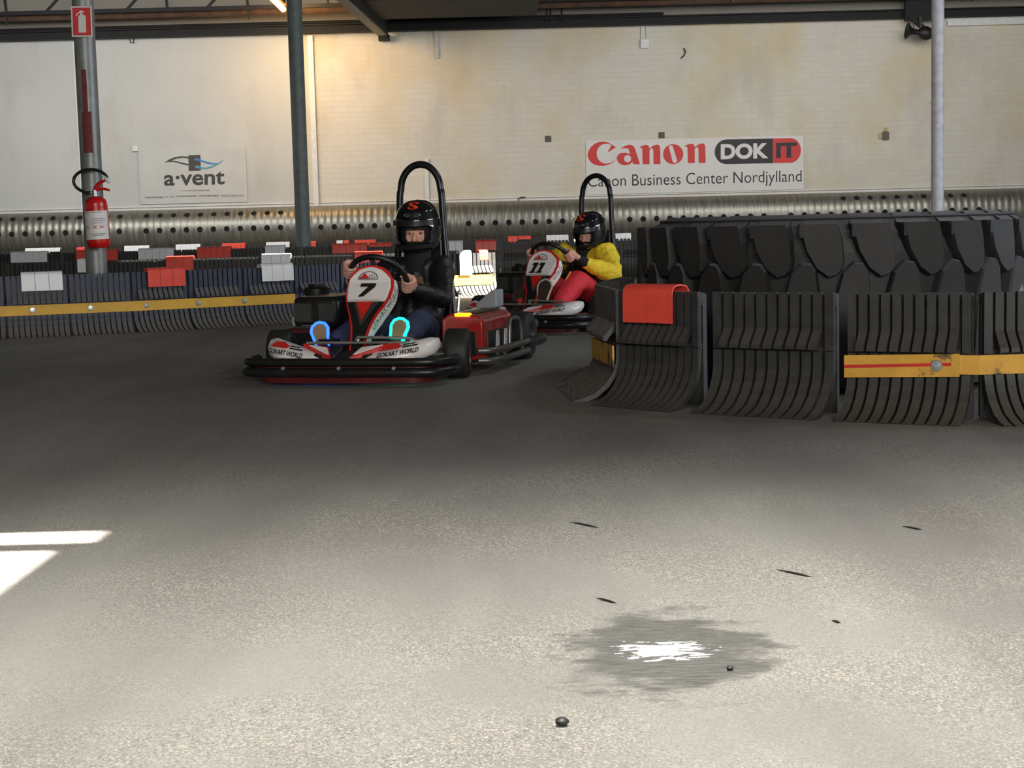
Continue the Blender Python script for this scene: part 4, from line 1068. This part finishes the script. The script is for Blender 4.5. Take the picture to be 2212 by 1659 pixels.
    MB().prism([[(-.02, 0), (.16, 0), (.2, .02), (.2, .2), (.155, .2), (-.0, .06)]], .1, lambda u, v, d: V((.30 + u * .62, 1.5 + d * 1.6, .30 + v * .55))).build('engine_cowl', M_kgrey, root, 0, bevel=.012)
    rb_ = MB().tube(bez([(-.62, 1.4, .11), (-.64, 1.72, .11), (-.5, 1.82, .11), (0, 1.84, .11), (.5, 1.82, .11), (.64, 1.72, .11), (.62, 1.4, .11)], 6), .03, 10).tube(bez([(-.6, 1.72, .2), (-.45, 1.80, .2), (0, 1.82, .2), (.45, 1.80, .2), (.6, 1.72, .2)], 6), .025, 10)
    rb_.build('rear_bumper', M_kblk, root, 50)
    MB().box((.36, 1.48, .22), (.22, .26, .15)).build('fuel_tank', M_kblk, root, 0, bevel=.03)
    return root
K7, T7 = V((-.876, 7.86, 0)), math.radians(15)
K11, T11 = V((-.01, 11.25, 0)), math.radians(29.5)
k7 = make_kart('7', empty('racing_kart', K7, -T7, 'red and black racing kart with number 7 on its white front panel', 'kart', 'racing karts'))
k11 = make_kart('11', empty('racing_kart', K11, -T11, 'red and white racing kart with number 11, farther back by the tyre ring', 'kart', 'racing karts'))

# ------------------------------------------------------------------ drivers
def remesh(o, vox, it=4, disp=0, dsize=.06):
    r = o.modifiers.new('remesh', 'REMESH'); r.mode = 'VOXEL'; r.voxel_size = vox; r.use_smooth_shade = True
    s = o.modifiers.new('smooth', 'SMOOTH'); s.iterations = it; s.factor = .5
    if disp:
        tx = bpy.data.textures.get('cloth_folds') or bpy.data.textures.new('cloth_folds', 'CLOUDS'); tx.noise_scale = dsize
        d = o.modifiers.new('folds', 'DISPLACE'); d.texture = tx; d.strength = disp; d.mid_level = .5
    return o
def grip_hand(mb, W, G, er, t, n, side):
    """hand closed round the rim at G: er outward, t along the rim (towards the thumb), n towards the driver; W = wrist"""
    palm = G + er * .022 + n * .026
    mb.limb([(W, .024), (W.lerp(palm, .6), .024), (palm, .026)], 10)
    mb.limb([(palm - t * .026, .019), (palm + t * .026, .02)], 10)
    mb.limb([(palm + er * .012 - t * .026 - n * .012, .016), (palm + er * .012 + t * .024 - n * .012, .017)], 10)
    for i, (o_, L) in enumerate(((.031, .94), (.0105, 1.0), (-.0105, .96), (-.031, .82))):
        a = G + er * (.034) + t * o_ + n * .008
        b = G + er * (.03) * L + t * (o_ * 1.02) - n * .018
        c = G + er * (.006) - n * (.031) + t * (o_ * 1.0)
        d = G - er * (.020 * L) - n * .022 + t * (o_ * .97)
        e = G - er * (.028 * L) - n * .004 + t * (o_ * .95)
        mb.limb([(palm + t * o_ * .9, .011), (a, .0105), (b, .0098), (c, .0092), (d, .0086), (e, .0078)], 8)
    mb.limb([(palm + t * .028 + n * .004, .013), (G + t * .046 + n * .026 - er * .002, .0105), (G + t * .05 - er * .022 + n * .016, .0095), (G + t * .047 - er * .034 + n * .002, .0085)], 8)
HPROF = [(.150, .002, .002, .01), (.146, .045, .055, .008), (.128, .082, .1, .004), (.096, .110, .136, 0), (.05, .127, .156, 0), (0, .133, .162, 0), (-.045, .132, .163, -.004), (-.085, .124, .160, -.014), (-.112, .110, .145, -.018), (-.130, .096, .122, -.016)]
def hp_at(z):
    for (z0, a0, b0, c0), (z1_, a1, b1, c1) in zip(HPROF, HPROF[1:]):
        if z1_ <= z <= z0:
            t = (z0 - z) / (z0 - z1_); return a0 + (a1 - a0) * t, b0 + (b1 - b0) * t, c0 + (c1 - c0) * t
    return HPROF[-1][1:]
def hsurf(x, z, off=0):
    a, b, c = hp_at(z); q = max(0.02, 1 - (x / (a + off)) ** 2)
    return V((x, c - (b + off) * math.sqrt(q), z))
def shell(mb, scale, zr, open_fn, th, n=56, m=44, sy=1.0):
    """helmet like shell (front at -y) with an opening where open_fn(angle from the front, z) is true"""
    zs = [zr[0] + (zr[1] - zr[0]) * i / m for i in range(m + 1)]
    grid = {}
    for i, z in enumerate(zs):
        a, b, c = hp_at(z)
        for j in range(n):
            an = 2 * PI * j / n
            for k, off in ((0, 0), (1, -th)):
                grid[i, j, k] = len(mb.v); mb.v.append(V(((a * scale + off) * math.sin(an), c - (b * scale * sy + off) * math.cos(an), z * scale)))
    keep = {}
    for i in range(m):
        for j in range(n):
            an = (2 * PI * (j + .5) / n + PI) % (2 * PI) - PI
            keep[i, j] = not open_fn(an, (zs[i] + zs[i + 1]) / 2)
    for (i, j), kp in keep.items():
        if not kp: continue
        j2 = (j + 1) % n
        mb.f.append([grid[i, j, 0], grid[i, j2, 0], grid[i + 1, j2, 0], grid[i + 1, j, 0]]); mb.m.append(0)
        mb.f.append([grid[i + 1, j, 1], grid[i + 1, j2, 1], grid[i, j2, 1], grid[i, j, 1]]); mb.m.append(0)
        for (di, dj, e0, e1) in ((-1, 0, (i, j), (i, j2)), (1, 0, (i + 1, j2), (i + 1, j)), (0, -1, (i + 1, j), (i, j)), (0, 1, (i, j2), (i + 1, j2))):
            q = (i + di, (j + dj) % n)
            if not keep.get(q, False):
                mb.f.append([grid[e0 + (0,)], grid[e0 + (1,)], grid[e1 + (1,)], grid[e1 + (0,)]]); mb.m.append(0)
def make_driver(kloc, th, J, C, label):
    """J: joints in kart coordinates, C: clothing"""
    Rz = Mx.Rotation(-th, 4, 'Z'); pel = V((0, 1.16, .14))
    root_loc = kloc + Rz @ pel; sh = -pel
    g = lambda k: V(J[k])
    Wc = V((-.015, .70, .515)); n_ = V((0, .77, .64)); e1 = V((1, 0, 0)); e2 = V((0, -.64, .77))
    hc = g('head')                      # centre of the helmet
    HR = Mx.Translation(hc) @ Mx.Rotation(J['turn'], 4, 'Z') @ Mx.Rotation(J['nod'], 4, 'X') @ Mx.Scale(J.get('hs', 1), 4)
    # --- body (skin), one continuous surface
    b = MB(); fc = lambda x, y, z: HR @ V((x, y, z))
    fc0 = fc; fc = lambda x, y, z: HR @ V((x, y, z - .026)); b.ball(fc(0, .0, .0), (.078, .1, .105), 20, 0, 14); b.ball(fc(0, -.03, -.055), (.058, .068, .062), 18, 0, 12)
    b.ball(fc(0, -.079, -.085), (.026, .02, .02), 12, 0, 8)                                            # chin
    b.limb([(fc(0, -.094, .004), .009), (fc(0, -.108, -.022), .011), (fc(0, -.116, -.038), .0135)], 10)    # nose
    for s in (-1, 1):
        b.ball(fc(s * .012, -.104, -.042), (.009, .01, .007), 8, 0, 6)
        b.ball(fc(s * .044, -.073, -.032), (.024, .018, .022), 12, 0, 8)                                # cheek
        b.limb([(fc(s * .014, -.096, .016), .010), (fc(s * .034, -.09, .021), .010), (fc(s * .055, -.07, .014), .009)], 8)   # brow
        b.limb([(fc(s * .002, -.098, -.063), .007), (fc(s * .02, -.09, -.066), .006)], 8)                # lips
        b.limb([(fc(s * .002, -.096, -.073), .0075), (fc(s * .018, -.089, -.071), .006)], 8)
        b.ball(fc(s * .078, .005, -.01), (.012, .022, .032), 10, 0, 6)                                    # ear
    b.limb([(g('neck') - V((0, 0, .06)), .055), (g('neck'), .05), (fc(0, .02, -.06), .05)], 14)
    b.limb([(g('pel'), .10), (g('chest') * .5 + g('pel') * .5, .095), (g('chest'), .1), (g('neck') - V((0, 0, .08)), .07)], 14)
    for s, S_ in ((-1, 'r'), (1, 'l')):
        b.limb([(g('neck') - V((0, 0, .07)), .05), (g('sh' + S_), .045), (g('el' + S_), .036), (g('wr' + S_), .026)], 10)
        b.limb([(g('pel') + V((s * .07, 0, 0)), .075), (g('kn' + S_), .05), (g('an' + S_), .036)], 12)
        a = math.radians(J['grip' + S_]); er = e1 * math.cos(a) + e2 * math.sin(a); t = (-e1 * math.sin(a) + e2 * math.cos(a)) * (1 if s > 0 else -1)
        G = Wc + er * .158
        grip_hand(b, g('wr' + S_), G, er, t, n_, s)
    body = remesh(b.build('person', M_skin, None, 60, shift=sh, loc=root_loc, rz=-th), .0048, 3)
    tag(body, label, 'person', 'kart drivers')
    kid = lambda mb, name, mt, sm=60, par=body: mb.build(name, mt, par, sm, shift=sh)
    for s in (-1, 1):
        e = kid(MB().ball(fc(s * .031, -.083, -.004), (.0125, .013, .0085), 12, 0, 8), 'eye', M_eye)
        kid(MB().ball(fc(s * .031 + .002, -.0935, -.005), (.0062, .004, .0066), 10, 0, 6), 'iris', M_iris, 60, e)
        kid(MB().limb([(fc(s * .014, -.1055, .017), .0035), (fc(s * .034, -.101, .023), .0042), (fc(s * .054, -.08, .017), .003)], 8), 'eyebrow', M_brow)
    # --- balaclava
    bl = MB(); shell(bl, .76, (.145, -.129), lambda an, z: abs(an) < .70 and -.100 < z < -.012, .012, 40, 36, .82)
    bl.v = [HR @ (v + V((0, -.003, -.002))) for v in bl.v]
    bl.limb([(g('neck') - V((0, 0, .05)), .085), (g('neck') + V((0, 0, .02)), .075), (fc(0, .01, -.09), .072)], 18)
    kid(bl, 'balaclava', M_cloth)
    # --- helmet
    hm_ = MB(); shell(hm_, 1, (.1499, -.129), lambda an, z: abs(an) < .86 - max(0, abs(z + .03) - .03) * 3 and -.088 < z < .026, .012, 64, 52)
    hm_.v = [HR @ v for v in hm_.v]
    he = kid(hm_, 'helmet', M_helm, 50)
    pk = MB(); rs = []
    for i in range(21):
        x = -.112 + .224 * i / 20
        p0 = hsurf(x, .046, .004); p1 = hsurf(x * .98, .016, .010); p2 = hsurf(x * .98, .014, .003); p3 = hsurf(x, .04, -.003)
        rs.append([HR @ p for p in (p0, p1, p2, p3)])
    kid(pk.rings(rs), 'peak_trim', M_kblk, 40, he)
    cb = MB(); rs = []
    for i in range(21):
        x = -.100 + .2 * i / 20
        rs.append([HR @ hsurf(x, z, o) for z, o in ((-.088, -.006), (-.090, .004), (-.1, .006), (-.112, .004), (-.114, -.006))])
    kid(cb.rings(rs), 'chin_vent', M_cloth, 40, he)
    for s in (-1, 1):
        kid(MB().lathe([(.001, .006), (.018, .006), (.022, 0)], 16, 0, HR @ Mx.Translation(V((s * .131, -.012, .02))) @ Mx.Rotation(s * PI / 2, 4, 'Y')), 'visor_pivot', M_kblk, 40, he)
    # red letter S and oval badge on the brow
    vs, fs = text_polys('S', .03); x0 = min(v.x for v in vs); x1_ = max(v.x for v in vs); y0 = min(v.y for v in vs); y1 = max(v.y for v in vs)
    s_ = MB()
    def proj(u, v, off=.002): return HR @ hsurf(u, v, off)
    s_.add([proj(-.0 + (v.x - x0) / (x1_ - x0) * .06 - .03, .107 + (v.y - y0) / (y1 - y0) * .037, .003) for v in vs], fs)
    kid(s_, 'red_letter', mat('fluorescent_red', (255, 70, 40), .5), 0, he)
    bd = MB(); bd.prism([ell(0, .077, .05, .011, 24), ell(0, .077, .042, .007, 24)], .001, lambda u, v, d: proj(u, v, .002 + d))
    bd.prism([ell(0, .077, .03, .003, 16)], .001, lambda u, v, d: proj(u, v, .002 + d))
    kid(bd, 'oval_badge', M_printgrey, 0, he)
    # --- jacket
    jk = MB()
    c0, c1, c2 = g('pel') + V((0, -.0, .04)), g('chest'), g('neck') - V((0, 0, .075))
    for x in (-.075, 0, .075):
        jk.limb([(c0 + V((x, .01, 0)), .105), (c0.lerp(c1, .5) + V((x, -.01, 0)), .112), (c1 + V((x * 1.05, -.008, 0)), .112), (c2 + V((x * .9, .0, -.02)), .085)], 14)
    jk.limb([(c2 + V((0, 0, .0)), .08), (g('neck') + V((0, 0, -.005)), .072)], 14)
    slv = []
    for S_ in 'rl':
        sh_, el, wr = g('sh' + S_), g('el' + S_), g('wr' + S_)
        arm = [(c2.lerp(sh_, .5), .075), (sh_, .076 * C['arm']), (sh_.lerp(el, .55), .062 * C['arm']), (el, .056 * C['arm']), (el.lerp(wr, .5), .05 * C['arm']), (el.lerp(wr, 1.0), .033)]
        if C['sleeve'] is not C['jacket']: slv.append(arm)
        else: jk.limb(arm, 14)
    remesh(kid(jk, 'jacket', C['jacket']), .008, 4, .022, .07)
    for arm in slv: 
        sl_ = MB(); sl_.limb(arm[1:] if False else arm, 16); so_ = remesh(kid(sl_, 'sleeve', C['sleeve']), .007, 4, .03, .09)
        el, wr = arm[3][0], arm[5][0]
        kid(MB().limb([(el.lerp(wr, .93), .04), (el.lerp(wr, 1.07), .037)], 14), 'cuff', M_cloth, 60, so_)
        if C.get('patch'):
            sh_ = arm[1][0]; s = 1 if sh_.x > 0 else -1
            kid(MB().ball(sh_.lerp(el, .42) + V((-s * .045, -.075, .0)), (.03, .024, .042), 12, 0, 8), 'sleeve_patch', M_redf, 60, so_)
    if C.get('zip'):
        z = MB().prism([[(-.028, .45), (.034, .46), (.05, .40), (.03, .36), (-.005, .34), (-.03, .38)]], .012, lambda u, v, d: V((u + .055, g('chest').y - .150 - d + (v - .4) * .25, v + .05)))
        kid(z, 'brown_panel', M_brown, 0)
    # --- trousers
    tr = MB()
    tr.limb([(g('pel') + V((-.07, 0, .01)), .105), (g('pel') + V((.07, 0, .01)), .105)], 14)
    for s, S_ in ((-1, 'r'), (1, 'l')):
        k_ = C['leg']
        tr.limb([(g('pel') + V((s * .08, -.02, 0)), .1), ((g('pel') + V((s * .08, 0, 0))).lerp(g('kn' + S_), .5), .088 * k_), (g('kn' + S_), .07 * k_), (g('kn' + S_).lerp(g('an' + S_), .5), .062 * k_), (g('an' + S_), .048 * k_)], 16)
    to = remesh(kid(tr, 'trousers', C['trousers']), .008, 4, .016, .08)
    if C.get('piping'):
        for s, S_ in ((-1, 'r'), (1, 'l')):
            k_ = C['leg']; a, c_ = g('kn' + S_), g('an' + S_)
            kid(MB().tube([a + V((-s * .02, -.05 * k_, .062 * k_)), a.lerp(c_, .3) + V((-s * .045, -.045 * k_, .03)), a.lerp(c_, .65) + V((-s * .05, -.04, .0))], .008, 8), 'trouser_piping', M_orgf, 60, to)
    # --- shoes: sole facing forwards
    for S_ in 'rl':
        c = V(J['ft' + S_][0]); t_ = V(J['ft' + S_][1]).normalized(); nr = V(J['ft' + S_][2]); nr = (nr - t_ * nr.dot(t_)).normalized(); sd = t_.cross(nr)
        L, W_ = C['shoe']
        o_ = [(-.5, .0), (-.47, .3), (-.36, .4), (-.1, .36), (.1, .42), (.3, .5), (.43, .38), (.5, .1)]
        loop = [(u * L, v * W_) for u, v in o_] + [(u * L, -v * W_ * .92) for u, v in o_[::-1] if v > 0]
        sf = lambda u, v, d: c + t_ * u + sd * v + nr * d
        sb_ = MB()
        sb_.limb([(c - nr * .035 - t_ * L * .34, .038), (c - nr * .04, .036), (c - nr * .032 + t_ * L * .34, .032)], 14)
        sb_.limb([(c - nr * .04 - t_ * L * .3, .04), (c - nr * .1 - t_ * L * .22, .042)], 14)
        shoe = remesh(kid(sb_, 'shoe', C['shoem']), .006, 4)
        so = kid(MB().prism([loop], .022, lambda u, v, d: sf(u, v, d - .012)), 'sole', C['solem'], 0, shoe)
        rim = [sf(u * 1.03, v * 1.06, .006) for u, v in loop]
        rp = []
        for i in range(len(rim)):
            a, b_ = rim[i], rim[(i + 1) % len(rim)]; rp += [a, a.lerp(b_, .5)]
        kid(MB().tube(rp, C['rimr'], 8, closed=True), 'sole_edge', C['rim'][S_], 60, shoe)
        if C.get('led'):
            pass
    return body
J7 = dict(pel=(0, 1.18, .20), chest=(.015, 1.29, .42), neck=(.03, 1.25, .60), head=(.05, 1.215, .792), turn=.10, nod=.10,
          shl=(.175, 1.26, .555), ell=(.245, 1.0, .385), wrl=(.165, .775, .455), shr=(-.135, 1.25, .555), elr=(-.235, 1.0, .43), wrr=(-.185, .765, .565),
          gripl=-16, gripr=156, knl=(.185, .78, .275), anl=(.185, .47, .19), knr=(-.17, .78, .25), anr=(-.215, .47, .17),
          ftl=((.205, .345, .222), (.12, .42, .9), (.0, -1, .1)), ftr=((-.215, .35, .205), (-.32, .36, .88), (.12, -1, .1)))
C7 = dict(jacket=M_leather, sleeve=M_leather, arm=1.0, trousers=M_jeans, leg=1.0, zip=True, shoe=(.2, .092), shoem=M_shoew, solem=M_sole, rimr=.0085, rim={'l': M_ledc, 'r': M_ledb})
make_driver(K7, T7, J7, C7, 'person in black leather jacket and black helmet driving kart 7, shoes with glowing soles')
J11 = dict(hs=.93, pel=(0, 1.18, .20), chest=(.0, 1.27, .40), neck=(.0, 1.24, .56), head=(.06, 1.20, .73), turn=-.12, nod=.26,
           shl=(.185, 1.22, .535), ell=(.325, 1.05, .385), wrl=(.195, .79, .50), shr=(-.17, 1.24, .535), elr=(-.29, 1.04, .42), wrr=(-.185, .76, .58),
           gripl=12, gripr=166, knl=(.185, .72, .345), anl=(.17, .47, .20), knr=(-.16, .72, .33), anr=(-.15, .47, .19),
           ftl=((.085, .36, .255), (.05, .38, .92), (.0, -1, .1)), ftr=((-.16, .42, .19), (-.1, .5, .85), (0, -1, .1)))
C11 = dict(jacket=M_cloth, sleeve=M_yel, arm=1.36, trousers=M_redf, leg=1.28, piping=True, patch=True, shoe=(.25, .115), shoem=M_print, solem=M_soled, rimr=.0085, rim={'l': mat('beige_sole_rim', (196, 180, 160), .6), 'r': M_soled})
make_driver(K11, T11, J11, C11, 'person in yellow and red racing suit and black helmet driving kart 11')

# ------------------------------------------------------------------ light
w = bpy.data.worlds.new('sky'); S.world = w; w.use_nodes = True
bg = w.node_tree.nodes['Background']
sky = w.node_tree.nodes.new('ShaderNodeTexSky'); sky.sky_type = 'NISHITA'; sky.sun_disc = False
sky.sun_elevation = math.radians(44); sky.sun_rotation = math.radians(100)
w.node_tree.links.new(sky.outputs[0], bg.inputs[0]); bg.inputs[1].default_value = .12
sl = bpy.data.lights.new('sun', 'SUN'); sl.energy = 60; sl.angle = .006; sl.color = (1, .95, .86)
so = bpy.data.objects.new('sun', sl); COL.objects.link(so); so.rotation_euler = SUN.to_track_quat('-Z', 'Y').to_euler()
def area(name, loc, aim, sx, sy, power, color, spread=180):
    l = bpy.data.lights.new(name, 'AREA'); l.shape = 'RECTANGLE'; l.size = sx; l.size_y = sy; l.energy = power; l.color = color
    l.spread = math.radians(spread)
    o = bpy.data.objects.new(name, l); COL.objects.link(o); o.location = loc
    o.rotation_euler = (V(aim) - V(loc)).to_track_quat('-Z', 'Y').to_euler(); return o
area('rooflight_daylight', (2.2, 2.4, 5.4), (2.2, 2.41, 0), 7.5, 3.0, 188, (1, .98, .94), 42)
area('window_or_fill_light', (14.5, 8, 3.2), (0, 9.0, .6), 8, 2.4, 720, (.80, .88, 1))
area('rooflight_daylight', (-7.5, 24.5, 5.4), (-8, 32, 2.0), 7, 2.5, 650, (1, 1, .98))
area('rooflight_daylight', (6, 24.5, 5.4), (6, 32, 2.0), 7, 2.5, 490, (1, .99, .95))
area('window_or_fill_light', (1.5, -7.7, 3.0), (0, 9, .6), 9, 2.4, 1300, (1, .97, .93))  # front fill added behind the camera to brighten the karts
area('rooflight_daylight', (4.6, 8.8, 5.45), (-.5, 9.2, .8), 1.0, .25, 36, (.9, .95, 1))
area('rooflight_daylight', (5.5, 12.0, 5.45), (.6, 12.2, .8), 1.0, .25, 36, (.9, .95, 1))
lp = area('tube_lamp_light', tuple((La + Lb) / 2 + V((.1, .6, -.1))), tuple((La + Lb) / 2 + V((.3, 2.2, -1.2))), .3, 1.2, 58, (1, .62, .24))
